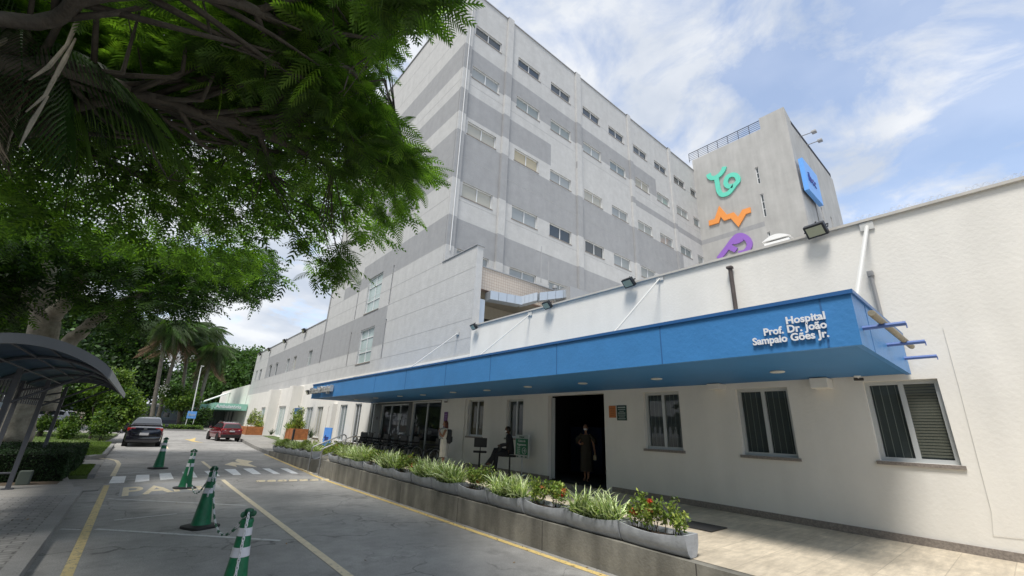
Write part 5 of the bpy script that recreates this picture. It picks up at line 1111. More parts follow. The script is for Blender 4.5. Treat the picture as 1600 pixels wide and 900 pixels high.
b = MB(); b.cbox(-.19, .19, -.03, .0, .72, .98, .012); b.build('backrest', bkc, ch); b = MB(); b.cbox(-.2, .2, .0, .38, .56, .61, .02); b.build('seat', bkc, ch)
b = MB(); b.tube([(0, .19, .06), (0, .19, .56)], .025, 8); b.tube([(0, .19, .55), (0, -.02, .56), (0, -.02, .8)], .016, 6); b.build('column', bk, ch)
b = MB()
for k in range(5): t = k*2*math.pi/5+.3; b.tube([(0, .19, .08), (.25*math.cos(t), .19+.25*math.sin(t), .03)], [.022, .014], 6)
b.build('base', bk, ch)
pc2 = on(788, 722, z=.5); place(ch, (7.9, 10.66, FZ(10.7)-.06), R(-35)); 
stl = proto('stool', 'black stool under the seated person in dark clothes', 'stool')
b = MB(); b.lathe([(.02, .50), (.17, .505), (.18, .53), (.17, .55), (.02, .555)], 18); b.build('seat', bkc, stl, smooth=True); b = MB(); b.tube([(0, 0, .02), (0, 0, .5)], .022, 8); b.lathe([(.2, 0), (.2, .015), (.03, .04)], 18); b.build('column', bk, stl, smooth=True)
place(stl, (7.85, 9.24, FZ(9.2)))
t = thing('radiator_rack', (8.0, 19.6, .5), 0, 'pale slatted rack beside the far dark pillar', 'rack'); b = MB()
for i in range(7): b.box(8.0, 8.03, 19.0+i*.09, 19.05+i*.09, .5, 1.15)
b.box(8.03, 8.05, 18.98, 19.62, 1.08, 1.11); b.box(8.03, 8.05, 18.98, 19.62, .6, .63); b.build('slats', mat('pale slat', (.3, .3, .3), .6), t)
t = thing('printer', (8.6, 17.0, 1.2), 0, 'small white printer on the counter between the bays', 'printer'); b = MB(); b.cbox(8.45, 8.75, 16.85, 17.2, 1.15, 1.36, .03); b.build('housing', M_['white'], t); b = MB(); b.box(8.44, 8.449, 16.9, 17.1, 1.19, 1.28); b.build('paper_slot', bk, t); b = MB(); b.box(8.3, 8.8, 16.75, 17.5, .48, 1.15); tag(b.build('counter', mat('grey counter', (.16, .18, .19), .6)), 'grey counter carrying the white printer', 'counter')
b = MB(); b.box(6.45, 6.95, 3.2, 3.75, tz(3.4)+.008, tz(3.4)+.02); tag(b.build('door_mat', mat('dark rubber mat', (.03, .03, .03), .9)), 'dark mat on the tiled platform behind the nearest planter', 'mat')

# ------------------------------------------------------------------ people
skin = mat('brown skin', (.30, .15, .09), .55); skind = mat('dark skin', (.10, .05, .03), .55); hair = mat('reddish brown hair', (.085, .022, .012), .5, var=.3, vscale=20); hairb = mat('black hair', (.012, .009, .008), .5)
def skinned(name, J, E, m, parent, root=0, sub=2):
    me = bpy.data.meshes.new('s'); me.from_pydata([j[0] for j in J], E, []); o = bpy.data.objects.new('s', me); COL.objects.link(o)
    md = o.modifiers.new('k', 'SKIN'); md.use_smooth_shade = True
    for i, j in enumerate(J):
        v = me.skin_vertices[0].data[i]; r_ = j[1]; v.radius = r_ if isinstance(r_, tuple) else (r_, r_); v.use_root = (i == root)
    sb_ = o.modifiers.new('s', 'SUBSURF'); sb_.levels = sub; sb_.render_levels = sub
    dg = bpy.context.evaluated_depsgraph_get(); m2 = bpy.data.meshes.new_from_object(o.evaluated_get(dg)); bpy.data.objects.remove(o)
    return m2
def person(root, J, m, head, hr, face, hairmat, hairlen, masked, cloth):
    """J: joint dict. body = one mesh: skinned limbs + head + fingers"""
    keys = list(J); idx = {k: i for i, k in enumerate(keys)}; Es = [('pelvis', 'waist'), ('waist', 'chest'), ('chest', 'neck'), ('neck', 'headb')]
    for s in 'LR': Es += [('chest', 'sh'+s), ('sh'+s, 'el'+s), ('el'+s, 'wr'+s), ('wr'+s, 'pa'+s), ('pelvis', 'hi'+s), ('hi'+s, 'kn'+s), ('kn'+s, 'an'+s), ('an'+s, 'to'+s)]
    me = skinned('body', [J[k] for k in keys], [(idx[a], idx[c]) for a, c in Es], m, root, idx['pelvis'])
    b = MB(); b.add([v.co.copy() for v in me.vertices], [tuple(p.vertices) for p in me.polygons])
    hc = Vector(head); fd = Vector(face).normalized(); sd_ = Vector((fd.y, -fd.x, 0)).normalized(); ud = sd_.cross(fd)
    if ud.z < 0: ud = -ud
    n = 14; rings = []
    for i in range(1, n):
        a = math.pi*i/n; z = -math.cos(a); rr = math.sin(a); low = max(0, -z)
        rings.append([hc+ud*z*hr*1.25+(sd_*math.cos(t)*rr*hr*(.86-.25*low)+fd*math.sin(t)*rr*hr*(1.0-.1*low)) for t in np.linspace(0, 2*math.pi, 19)[:-1]])
    b.ring(rings)
    b.tube([hc+fd*hr*.92+ud*hr*.18, hc+fd*hr*1.14-ud*hr*.18, hc+fd*hr*.93-ud*hr*.28], [hr*.07, hr*.13, hr*.1], 6)
    for s in (-1, 1): b.ball(hc+sd_*s*hr*.86, hr*.22, 6, .6, .6, 1)
    for s in 'LR':
        w_, p = Vector(J['wr'+s][0]), Vector(J['pa'+s][0]); d = (p-w_).normalized(); q = d.orthogonal().normalized()
        for k in range(4): f0 = p+q*(k-1.5)*.015; l = (.055, .065, .06, .048)[k]; b.tube([p-d*.01+q*(k-1.5)*.010, f0+d*l*.5+UP*-.002, f0+d*l+fd*.012], [.0085, .0075, .005], 6)
        b.tube([w_+(p-w_)*.4, p+q*.035, p+q*.04+d*.025], [.009, .008, .005], 6)
    b.build('body', m, root, smooth=True, angle=180)
    bpy.data.meshes.remove(me)
    # hair cap
    b = MB(); rings = []
    for i in range(0, 9):
        a = math.pi*.62*i/8; z = math.cos(a); rr = max(.02, math.sin(a)); rings.append([hc+ud*(z*hr*1.33+.0)-fd*hr*.16+(sd_*math.cos(t)*rr*hr*.97+fd*math.sin(t)*rr*hr*(1.02 if math.sin(t) < 0 else .80)) for t in np.linspace(0, 2*math.pi, 19)[:-1]])
    b.ring(rings)
    if hairlen:
        rings = []
        for i in range(8):
            t_ = i/7; c = hc-fd*hr*(.45+.15*t_)-UP*(hairlen*t_)+UP*hr*.4; ww = hr*(1.0+.2*math.sin(t_*3))*(1-.25*t_**3); rings.append([c+sd_*math.cos(a)*ww*(1+.05*math.sin(5*a+i))+fd*math.sin(a)*ww*.62 for a in np.linspace(0, 2*math.pi, 17)[:-1]])
        b.ring(rings)
    b.build('hair', hairmat, root, smooth=True, angle=180)
    for s in (-1, 1): b = MB(); b.ball(hc+fd*hr*.90+sd_*s*hr*.34+ud*hr*.12, hr*.10, 6); b.build('eye', mat('eye', (.02, .015, .012), .2), root)
    if masked:
        b = MB(); rings = []
        for i in range(6):
            z = (-.62+.62*i/5); k = 1.04; rings.append([hc+ud*z*hr*1.1+(sd_*math.sin(t)*hr*(.72 if i not in (0, 5) else .66)*k+fd*math.cos(t)*hr*(1.04 if i in (1, 2, 3, 4) else .95)*k*(1.06-.12*abs(z+.3))) for t in np.linspace(-1.15, 1.15, 11)])
        b.add([v for r_ in rings for v in r_], [(a*11+i, a*11+i+1, a*11+12+i, a*11+11+i) for a in range(5) for i in range(10)])
        b.build('face_mask', mat('white face mask', (.70, .70, .72), .7), root, smooth=True, angle=180)
    cloth()
def standing(fd, h=1.36):
    k = h/1.36; J = {'pelvis': ((0, 0, .72*k), .085), 'waist': ((0, 0, .84*k), .07), 'chest': ((0, 0, 1.0*k), (.085, .07)), 'neck': ((0, .0, 1.145*k), .032), 'headb': ((0, .0, 1.20*k), .035)}
    return J
def loft_cloth(name, secs, m, root, n=24, fold=.0, fr=7):
    b = MB(); b.ring([[Vector((cx+rx*math.cos(t)*(1+fold*(1 if i > len(secs)*.4 else .0)*math.sin(fr*t+i*.3)), cy+ry*math.sin(t)*(1+fold*(1 if i > len(secs)*.4 else 0)*math.sin(fr*t+i*.3)), z)) for t in np.linspace(0, 2*math.pi, n+1)[:-1]] for i, (z, rx, ry, cx, cy) in enumerate(secs)], caps=False)
    o = b.build(name, m, root, smooth=True, angle=180); return o
# woman in white dress, local frame: faces +y
P1 = proto('person', 'woman with long reddish hair in a white sleeveless dress, standing by the wheelchairs', 'person')
J = standing(None); J.update({'shL': ((-.135, 0, 1.10), .042), 'elL': ((-.17, .06, .90), .032), 'wrL': ((-.07, .17, 1.03), .022), 'paL': ((-.03, .175, 1.09), .025),
 'shR': ((.135, 0, 1.10), .042), 'elR': ((.165, .08, .90), .032), 'wrR': ((.06, .17, .99), .022), 'paR': ((.02, .18, 1.04), .025),
 'hiL': ((-.065, 0, .66), .078), 'knL': ((-.065, .01, .37), .05), 'anL': ((-.06, -.01, .06), .028), 'toL': ((-.06, .10, .02), .026), 'hiR': ((.065, 0, .66), .078), 'knR': ((.065, .02, .37), .05), 'anR': ((.06, .0, .06), .028), 'toR': ((.065, .11, .02), .026)})
wdr = mat('white dress cloth', (.62, .59, .53), .85, var=.1, vscale=12)
def cl1():
    loft_cloth('dress', [(1.15, .07, .06, 0, 0), (1.13, .125, .085, 0, 0), (1.05, .145, .11, 0, .005), (.97, .135, .105, 0, 0), (.86, .115, .095, 0, 0), (.74, .15, .115, 0, 0), (.6, .155, .12, 0, 0), (.45, .15, .12, 0, .0), (.36, .145, .12, 0, 0)], wdr, P1, fold=.05)
    for s in (-1, 1): b = MB(); b.cbox(s*.0625-.035, s*.0625+.035, -.05, .15, -.002, .045, .012); b.build('shoe', mat('brown sandal', (.12, .06, .035), .6), P1)
person(P1, J, skin, (0, .02, 1.265), .074, (0, 1, -.1), hair, .26, False, cl1)
place(P1, (7.0, 11.2, FZ(11.2)), R(55))
bp_ = thing('backpack', (0, 0, 0), 0, 'black backpack carried on the shoulder of the woman in white', 'backpack')
b = MB(); b.cbox(-.14, .14, -.27, -.11, .72, 1.12, .05); b.build('pack', mat('black nylon', (.012, .014, .02), .6), bp_, smooth=True); b = MB(); b.cbox(-.10, .10, -.30, -.265, .76, .92, .015); b.build('pocket', mat('black nylon', (.012, .014, .02), .6), bp_)
for s in (-1, 1): b = MB(); b.tube([(s*.09, -.12, 1.08), (s*.10, -.02, 1.16), (s*.10, .09, 1.10), (s*.11, .10, .95), (s*.12, -.1, .80)], .014, 6); b.build('strap', mat('grey strap', (.2, .21, .24), .6), bp_, smooth=True)
place(bp_, (7.0, 11.2, FZ(11.2)), R(55)); bp_.location += Matrix.Rotation(R(55), 3, 'Z') @ Vector((.02, .085, 0))
# woman in the doorway
P2 = proto('person', 'masked woman in a dark brown off-shoulder dress walking out of the dark entrance', 'person')
J = standing(None); J.update({'shL': ((-.13, 0, 1.10), .04), 'elL': ((-.20, .02, .89), .03), 'wrL': ((-.23, .05, .70), .021), 'paL': ((-.235, .06, .65), .024),
 'shR': ((.13, 0, 1.10), .04), 'elR': ((.20, .0, .90), .03), 'wrR': ((.12, .14, .86), .021), 'paR': ((.08, .16, .88), .024),
 'hiL': ((-.06, 0, .66), .075), 'knL': ((-.06, .06, .38), .048), 'anL': ((-.055, .05, .08), .027), 'toL': ((-.055, .15, .03), .024), 'hiR': ((.06, 0, .66), .075), 'knR': ((.06, -.01, .38), .048), 'anR': ((.055, -.09, .09), .027), 'toR': ((.055, .0, .03), .024)})
br_ = mat('dark olive brown dress', (.032, .026, .016), .85)
def cl2():
    loft_cloth('dress', [(1.10, .155, .09, 0, 0), (1.08, .165, .10, 0, .0), (1.0, .145, .10, 0, .0), (.86, .11, .09, 0, 0), (.74, .145, .11, 0, 0), (.55, .14, .12, 0, 0), (.38, .15, .13, 0, .0), (.22, .16, .13, 0, 0)], br_, P2, fold=.06)
    for s in (-1, 1):
        b = MB(); b.ring([[Vector((s*(.12+.13*k)+0*a, .075*math.cos(a)*(1+.5*k), 1.08-.14*k+.07*math.sin(a)*(1+.3*k))) for a in np.linspace(0, 2*math.pi, 15)[:-1]] for k in np.linspace(0, 1, 5)], caps=False); b.build('sleeve', br_, P2, smooth=True, angle=180)
        b = MB(); b.cbox(s*.055-.03, s*.055+.03, (.0 if s < 0 else -.14), (.19 if s < 0 else .05), -.0, .05, .012); b.build('shoe', mat('brown sandal', (.12, .06, .035), .6), P2)
person(P2, J, skin, (0, .02, 1.265), .072, (0, 1, -.05), hairb, 0, True, cl2)
place(P2, (9.0, 7.56, .475), R(118))
hb_ = thing('handbag', (0, 0, 0), 0, 'small pale bag hanging from the hand of the woman in the doorway', 'handbag'); b = MB(); b.cbox(-.28, -.20, .0, .12, .50, .62, .02); b.build('pouch', mat('beige leather', (.32, .26, .18), .6), hb_); b = MB(); b.tube([(-.24, .02, .61), (-.235, .06, .68), (-.24, .10, .61)], .006, 6); b.build('handle', mat('beige leather', (.32, .26, .18), .6), hb_); place(hb_, (9.0, 7.56, .475), R(118))
# seated man
P3 = proto('person', 'person in dark clothes and white mask seated with crossed legs beside the green sign', 'person')
zs_ = .60; J = {'pelvis': ((0, 0, zs_+.06), .09), 'waist': ((0, .0, zs_+.18), .08), 'chest': ((0, .03, zs_+.36), (.095, .075)), 'neck': ((0, .05, zs_+.50), .035), 'headb': ((0, .06, zs_+.55), .035),
 'shL': ((-.15, .03, zs_+.455), .045), 'elL': ((-.18, .10, zs_+.25), .036), 'wrL': ((-.06, .25, zs_+.20), .025), 'paL': ((-.01, .28, zs_+.19), .025), 'shR': ((.15, .03, zs_+.455), .045), 'elR': ((.19, .08, zs_+.25), .036), 'wrR': ((.08, .26, zs_+.22), .025), 'paR': ((.03, .29, zs_+.21), .025),
 'hiL': ((-.07, .05, zs_+.04), .08), 'knL': ((-.08, .36, zs_-.02), .058), 'anL': ((-.06, .40, .10), .036), 'toL': ((-.07, .53, .05), .03), 'hiR': ((.07, .05, zs_+.05), .08), 'knR': ((-.01, .40, zs_+.09), .058), 'anR': ((-.12, .52, .36), .036), 'toR': ((-.13, .64, .33), .03)}
dk = mat('black suit cloth', (.010, .010, .013), .8)
def cl3():
    for s, k in ((-1, 'L'), (1, 'R')):
        A, B, C_ = [Vector(J[q+k][0]) for q in ('hi', 'kn', 'an')]; b = MB(); b.tube([A, (A+B)/2, B, (B+C_)/2, C_], [.09, .08, .067, .058, .05], 12); b.build('trouser_leg', dk, P3, smooth=True, angle=180)
        A, B, C_ = [Vector(J[q+k][0]) for q in ('sh', 'el', 'wr')]; b = MB(); b.tube([A, (A+B)/2, B, C_], [.056, .05, .044, .034], 12); b.build('sleeve', dk, P3, smooth=True, angle=180)
        D = Vector(J['to'+k][0]); b = MB(); b.tube([C_-UP*.02, (C_+D)/2-UP*.01, D], [.036, .036, .026], 10); b.build('shoe', bk, P3, smooth=True)
    b = MB(); b.ring([[Vector((rx*math.cos(t), cy+ry*math.sin(t), z)) for t in np.linspace(0, 2*math.pi, 23)[:-1]] for z, rx, ry, cy in ((zs_, .12, .11, 0), (zs_+.1, .125, .115, 0), (zs_+.25, .13, .105, .01), (zs_+.4, .155, .10, .03), (zs_+.475, .13, .075, .04), (zs_+.51, .05, .05, .05))]); b.build('jacket', dk, P3, smooth=True, angle=180)
person(P3, J, skind, (0, .085, zs_+.615), .074, (-.05, 1, -.1), hairb, 0, True, cl3)
place(P3, (7.85, 9.24, FZ(9.2)-.03), R(52))
# ------------------------------------------------------------------ feathery fronds (flame tree)
def frond_template(np_=11, droop=.28, seg=2, wp=.052):
    V = []; F = []
    def add(p, d, s, l, w_, dr):
        b = len(V)
        for j in range(seg+1):
            t = j/seg; ww = w_*(.55+.45*math.sin(math.pi*min(1, t*1.25+.15))) if j < seg else w_*.12; c = p+d*l*t-UP*dr*l*t*t
            V.extend([c-s*ww/2, c+s*ww/2])
        for j in range(seg): F.append((b+2*j, b+2*j+1, b+2*j+3, b+2*j+2))
    pos = lambda t: Vector((t, 0, -droop*t*t))
    for j in range(4):
        a, c = pos(j/4), pos((j+1)/4); b = len(V); V.extend([a+Vector((0, -.006, 0)), a+Vector((0, .006, 0)), c+Vector((0, .005, 0)), c-Vector((0, .005, 0))]); F.append((b, b+1, b+2, b+3))
    for i in range(np_):
        t = .10+.88*i/(np_-1); l = .30*math.sin(math.pi*(.22+.70*t))**.8
        for s in (-1, 1):
            a = R(68-34*t); d = Vector((math.cos(a), s*math.sin(a), .05)); add(pos(t), d, Vector((-d.y, d.x, 0)), l, wp, .35)
    return np.array([tuple(v) for v in V]), np.array(F)
FT, FF = frond_template()
FAR = frond_template(6, .28, 2, .10)
def fronds(name, C_, D_, L_, mats, parent, r, split=.75, tmpl=None):
    "C_ base points, D_ directions, L_ lengths"
    T, FQ = tmpl if tmpl else (FT, FF)
    n = len(C_); D_ = D_/np.linalg.norm(D_, axis=1)[:, None]; up = np.tile([0, 0, 1.], (n, 1))+r.normal(0, .25, (n, 3))
    s = np.cross(up, D_); s /= np.linalg.norm(s, axis=1)[:, None]; u_ = np.cross(D_, s); L3 = L_[:, None, None]
    V = C_[:, None, :]+L3*(T[None, :, 0:1]*D_[:, None, :]+T[None, :, 1:2]*s[:, None, :]+T[None, :, 2:3]*u_[:, None, :]*.7+np.minimum(0, T[None, :, 2:3])*np.array([0, 0, .3]))
    F = FQ[None]+(np.arange(n)*len(T))[:, None, None]; mi = np.repeat((r.random(n) > split).astype(int), len(FQ))
    return fast(name, V.reshape(-1, 3), F.reshape(-1, 4), mats, parent, mi)
def inpoly(x, y, P):
    c = False; j = len(P)-1
    for i in range(len(P)):
        if (P[i][1] > y) != (P[j][1] > y) and x < (P[j][0]-P[i][0])*(y-P[i][1])/(P[j][1]-P[i][1])+P[i][0]: c = not c
        j = i
    return c
def smooth2(x, y, s, seed): 
    return math.sin(x*s+seed)*math.cos(y*s*1.3+seed*2.1)+.6*math.sin(x*s*2.3+y*s*1.9+seed*.7)+.4*math.cos(x*s*4.1-y*s*3.3+seed)
bark_d = mat('dark bark', (.06, .052, .042), .95, var=.35, vscale=8, bump=.8, bscale=25)
bark_l = mat('pale mottled bark', (.37, .335, .27), .9, var=.35, vscale=5, bump=.7, bscale=18, stain=.3)
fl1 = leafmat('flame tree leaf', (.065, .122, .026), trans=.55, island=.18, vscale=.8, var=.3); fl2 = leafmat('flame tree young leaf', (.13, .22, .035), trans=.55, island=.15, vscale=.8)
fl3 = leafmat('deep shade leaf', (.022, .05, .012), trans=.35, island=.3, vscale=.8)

ft = thing('flame_tree', (-3.1, 3.6, .12), 0, 'wide spreading feathery-leaved tree arching over the lane from the upper left', 'tree')
def limb(mb, pts, r0, r1, r, wob=.05, n=5):
    P = [Vector(p) for p in pts]; Q = []
    for i in range(len(P)-1):
        p0 = P[max(0, i-1)]; p1 = P[i]; p2 = P[i+1]; p3 = P[min(len(P)-1, i+2)]
        for k in range(n): t = k/n; Q.append(.5*((2*p1)+(p2-p0)*t+(2*p0-5*p1+4*p2-p3)*t*t+(3*p1-p0-3*p2+p3)*t**3)+Vector(r.normal(0, wob*(r0+r1), 3)))
    Q.append(P[-1]); m = len(Q); mb.tube(Q, [r0+(r1-r0)*(i/(m-1))**.8 for i in range(m)], 9); return Q
r = np.random.default_rng(5); tb = MB()
limb(tb, [(-3.1, 3.6, .1), (-3.15, 3.65, 1.4), (-3.0, 3.6, 2.6), (-2.6, 3.5, 3.4)], .36, .27, r); tb.build('trunk', bark_d, ft, smooth=True, angle=180)
z_ = 4.05; bp = lambda x, y, z: tuple(on(x, y, z=z))
main = [[(-2.7, 3.6, 3.4), bp(-20, 95, 3.9), bp(100, 106, 4.1), bp(230, 152, 4.25), bp(345, 185, 4.35), bp(440, 222, 4.5), bp(520, 262, 4.8)],
        [(-2.8, 3.7, 3.2), bp(0, 205, 4.0), bp(120, 165, 4.1), bp(235, 152, 4.2), bp(330, 182, 4.3), bp(420, 188, 4.5), bp(520, 170, 4.9)],
        [(-2.7, 3.4, 3.4), bp(0, 30, 4.0), bp(140, -4, 4.2), bp(270, -12, 4.35), bp(380, 8, 4.5), bp(470, 60, 4.8), bp(560, 120, 5.1)],
        [(-2.9, 3.9, 3.2), (-2.2, 5.6, 4.2), (-1.2, 7.4, 4.9), (-.2, 9.2, 5.4)], [(-3.0, 3.2, 3.2), (-3.2, 1.2, 4.4), (-2.6, -1., 5.2)], [(-3.2, 3.6, 3.2), (-5, 4.6, 4.6), (-7, 5.2, 5.4)]]
lb = MB(); nodes = []
for k, M0 in enumerate(main):
    Q = limb(lb, M0, (.10, .06, .055, .12, .12, .12)[k], .03, r, .03); nodes += Q[6:]
    for j_ in range(7, int(len(Q)*.8), 2):
        for s__ in (-1, 1):
            d_ = (Q[j_+1]-Q[j_]).normalized(); e_ = (d_+Vector((d_.y, -d_.x, .35))*s__*r.uniform(.6, 1.2)).normalized(); e_.z = abs(e_.z)*.6+.12; l_ = r.uniform(.8, 1.9); m_ = Q[j_]+e_*l_*.5+Vector(r.normal(0, .1, 3)); q_ = Q[j_]+e_*l_+UP*.25+Vector(r.normal(0, .15, 3)); lb.tube([Q[j_], m_, q_], [.028, .018, .008], 5); nodes += [m_, q_]
lb.build('limb', bark_d, ft, smooth=True, angle=180)
POLY = [(-60, -60), (660, -60), (690, 5), (655, 22), (610, 30), (598, 90), (585, 135), (600, 175), (628, 205), (632, 232), (672, 250), (676, 272), (655, 290), (640, 320), (655, 340), (615, 352), (600, 375), (560, 372), (520, 345), (500, 365), (515, 410), (512, 430), (488, 440), (470, 400), (455, 355), (400, 362), (398, 400), (412, 430), (385, 450), (360, 440), (330, 430), (250, 400), (160, 380), (100, 350), (-60, 380)]
def sample(poly, n, zlo, zhi, r, hole=None, dmax=14., skew=1.6, thin=None):
    xs_ = [p[0] for p in poly]; ys_ = [p[1] for p in poly]; out_ = []
    while len(out_) < n:
        x, y = r.uniform(min(xs_), max(xs_)), r.uniform(min(ys_), max(ys_))
        if not inpoly(x, y, poly): continue
        if hole and any(((x-a)/c)**2+((y-b)/d)**2 < 1 and r.random() < e for a, b, c, d, e in hole): continue
        z = zlo+(zhi-zlo)*r.random()**skew; p = on(x, y, z=z)
        if p.y < .4 or (p-CC).length > dmax: p = CC+ray(x, y).normalized()*r.uniform(dmax*.55, dmax)
        if (p-CC).length < 3.6: p = CC+(p-CC).normalized()*r.uniform(3.6, 4.6)
        if thin is not None and smooth2(p.x, p.y, 1.7, 3.)+smooth2(p.y, p.z, 2.3, 1.) < thin: continue
        out_.append(p)
    return out_
HOLES = [(150, 35, 55, 16, .8), (270, 55, 60, 32, .75), (210, 80, 40, 20, .6), (470, 190, 40, 18, .5), (270, 108, 80, 22, .45), (590, 110, 20, 22, .6), (260, 230, 60, 22, .3), (120, 250, 25, 40, .4), (125, 275, 18, 14, .7), (200, 262, 22, 10, .6)]
pts = sample(POLY, 3350, 4.45, 6.8, r, HOLES, 15, 1.25, -.5)
# clusters along the near rim give the feathery outline
C_, D_, L_ = [], [], []; sprays = []; tw_ = MB()
for px_, py_, k_ in ((530, 398, 7), (512, 415, 8), (535, 420, 5), (505, 436, 4)):
    for _ in range(k_): pts.append(on(px_+r.normal(0, 11), py_+r.normal(0, 9), z=r.uniform(3.7, 4.0)))
for p in pts:
    near = min(nodes, key=lambda q: (q-p).length_squared); out_d = (p-near); out_d.z *= .3
    if out_d.length < .01: out_d = Vector((1, 0, 0))
    out_d.normalize(); k = 4
    if r.random() < .35 and (near-p).length < 1.7: tw_.tube([near, (near+p)/2+Vector(r.normal(0, .12, 3)), p], [.011, .007, .004], 3, caps=False)
    for j in range(k):
        d = out_d*.8+Vector(r.normal(0, .75, 3)); d.z = d.z*.45-.05; C_.append(tuple(p+Vector(r.normal(0, .05, 3)))); D_.append(tuple(d)); L_.append(r.uniform(.22, .37))
for i in range(900):      # the upper side of the crown, away from the viewpoint
    p = Vector((r.uniform(-6.5, .8), r.uniform(-2, 8.5), r.uniform(5.9, 7.2))); d = Vector(r.normal(0, 1, 3)); d.z *= .3
    if ((p.x+2.4)/4.4)**2+((p.y-3.4)/5.5)**2 > 1: continue
    for j in range(3): C_.append(tuple(p)); D_.append(tuple(d+Vector(r.normal(0, .6, 3)))); L_.append(r.uniform(.3, .45))
C_, D_, L_ = np.array(C_), np.array(D_), np.array(L_); dist = np.linalg.norm(C_-np.array([0, 0, 1.6]), axis=1); nf = dist < 7.0
fronds('foliage', C_[nf], D_[nf], L_[nf], [fl1, fl2], ft, r, .68); kf = ~nf; kf &= r.random(len(kf)) < .8; fronds('foliage', C_[kf], D_[kf], L_[kf]*1.15, [fl1, fl2], ft, r, .68, FAR)
tw_.build('twigs', bark_d, ft)

# palm with hanging dead leaves close on the left
pal = thing('old_palm', (on(28, 60, z=4.25).x-.35, on(28, 60, z=4.25).y, .12), 0, 'dark palm with hanging withered leaves and pale dry sheaths at the left edge', 'palm tree')
PC = on(28, 60, z=4.25)
tb = MB(); tb.tube([(PC.x-.35, PC.y, .1), (PC.x-.33, PC.y, 1.5), (PC.x-.2, PC.y, 3.0), tuple(PC)], [.15, .12, .12, .15], 12); tb.build('trunk', bark_d, pal, smooth=True)
def palm_template(n=26, droop=.9, lw=.026, ll=.30, hang=1.2):
    V = []; F = []; pos = lambda t: Vector((t*(1-.25*droop*t), 0, -droop*t*t*.8))
    for j in range(8):
        a, c = pos(j/8), pos((j+1)/8); b = len(V); V.extend([a+Vector((0, -.012*(1-j/9), 0)), a+Vector((0, .012*(1-j/9), 0)), c+Vector((0, .01*(1-j/9), 0)), c-Vector((0, .01*(1-j/9), 0))]); F.append((b, b+1, b+2, b+3))
    for i in range(n):
        t = .12+.88*i/(n-1); l = ll*math.sin(math.pi*(.15+.75*t))
        for s in (-1, 1):
            a = R(62-30*t); d = Vector((math.cos(a)*.6, s*math.sin(a), -.1)); q = pos(t); b = len(V); sv = Vector((1, 0, 0))
            for j in range(3): tt = j/2; w_ = lw*(1-.85*tt); c = q+d*l*tt-UP*hang*l*tt*tt; V.extend([c-sv*w_/2, c+sv*w_/2])
            for j in range(2): F.append((b+2*j, b+2*j+1, b+2*j+3, b+2*j+2))
    return np.array([tuple(v) for v in V]), np.array(F)
PTM = palm_template(); PDEAD = palm_template(22, 1.6, .02, .34, 1.6)
C_ = []; D_ = []; L_ = []
for i in range(26): a = r.uniform(0, 6.28); C_.append((PC.x, PC.y, PC.z+r.uniform(-.1, .15))); D_.append((math.cos(a), math.sin(a), r.uniform(-.5, .9))); L_.append(r.uniform(.8, 1.25))
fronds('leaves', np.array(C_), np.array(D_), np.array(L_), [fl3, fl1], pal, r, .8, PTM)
C_ = []; D_ = []; L_ = []
for i in range(22): a = r.uniform(0, 6.28); C_.append((PC.x+.1*math.cos(a), PC.y+.1*math.sin(a), PC.z+r.uniform(-.2, .0))); D_.append((math.cos(a)*.5, math.sin(a)*.5, -1)); L_.append(r.uniform(.5, .95))
fronds('dry_leaves', np.array(C_), np.array(D_), np.array(L_), [mat('dry palm leaf', (.055, .042, .026), .9, island=.4), fl3], pal, r, .6, PDEAD)
tb = MB()
for i in range(7): a = r.uniform(0, 6.28); p = PC+Vector((.12*math.cos(a), .12*math.sin(a), -.1-.05*i)); limb(tb, [p, p+Vector((.1*math.cos(a), .1*math.sin(a), -.3)), p+Vector((.16*math.cos(a), .16*math.sin(a), -.8+.06*i))], .018, .005, r, .1, 4)
for P_ in ([(128, -20), (122, 30), (105, 70), (75, 105), (45, 125)], [(118, 60), (100, 95), (70, 150), (40, 175)], [(75, 150), (50, 190), (30, 230)]): Q_ = [on(x_, y_, y=PC.y-.35) for x_, y_ in P_]; tb.tube(Q_, [.006]+[.015, .011, .014][:len(Q_)-2]+[.004], 6)
tb.build('dry_sheath', mat('pale dry sheath', (.24, .215, .17), .8, var=.3, vscale=10), pal, smooth=True)

# pale-barked tree behind the shelter
bt = thing('pale_bark_tree', (-3.35, 19.2, .12), 0, 'forked pale-barked tree rising behind the arched shelter', 'tree')
def at(px, py, y): return tuple(on(px, py, y=y))
tb = MB(); TY = 19.2
limb(tb, [at(22, 690, TY), at(40, 620, TY), at(66, 530, TY), at(72, 485, TY)], .38, .35, r, .02)
limb(tb, [at(70, 500, TY), at(50, 465, TY), at(25, 445, TY), at(-10, 430, TY)], .27, .15, r, .03); limb(tb, [at(70, 500, TY), at(72, 455, TY), at(78, 400, TY), at(70, 340, TY)], .24, .14, r, .03)
limb(tb, [at(76, 500, TY), at(98, 475, TY-.5), at(120, 445, TY-1), at(150, 405, TY-2), at(180, 350, TY-3)], .26, .11, r, .03)
tb.build('trunk', bark_l, bt, smooth=True, angle=180)
tb = MB(); limb(tb, [at(70, 640, TY), at(98, 550, TY-.4), at(128, 518, TY-.8), at(155, 495, TY-1.2), at(200, 468, TY-2), at(260, 440, TY-3)], .26, .09, r, .03); tb.build('limb', bark_l, bt, smooth=True, angle=180)
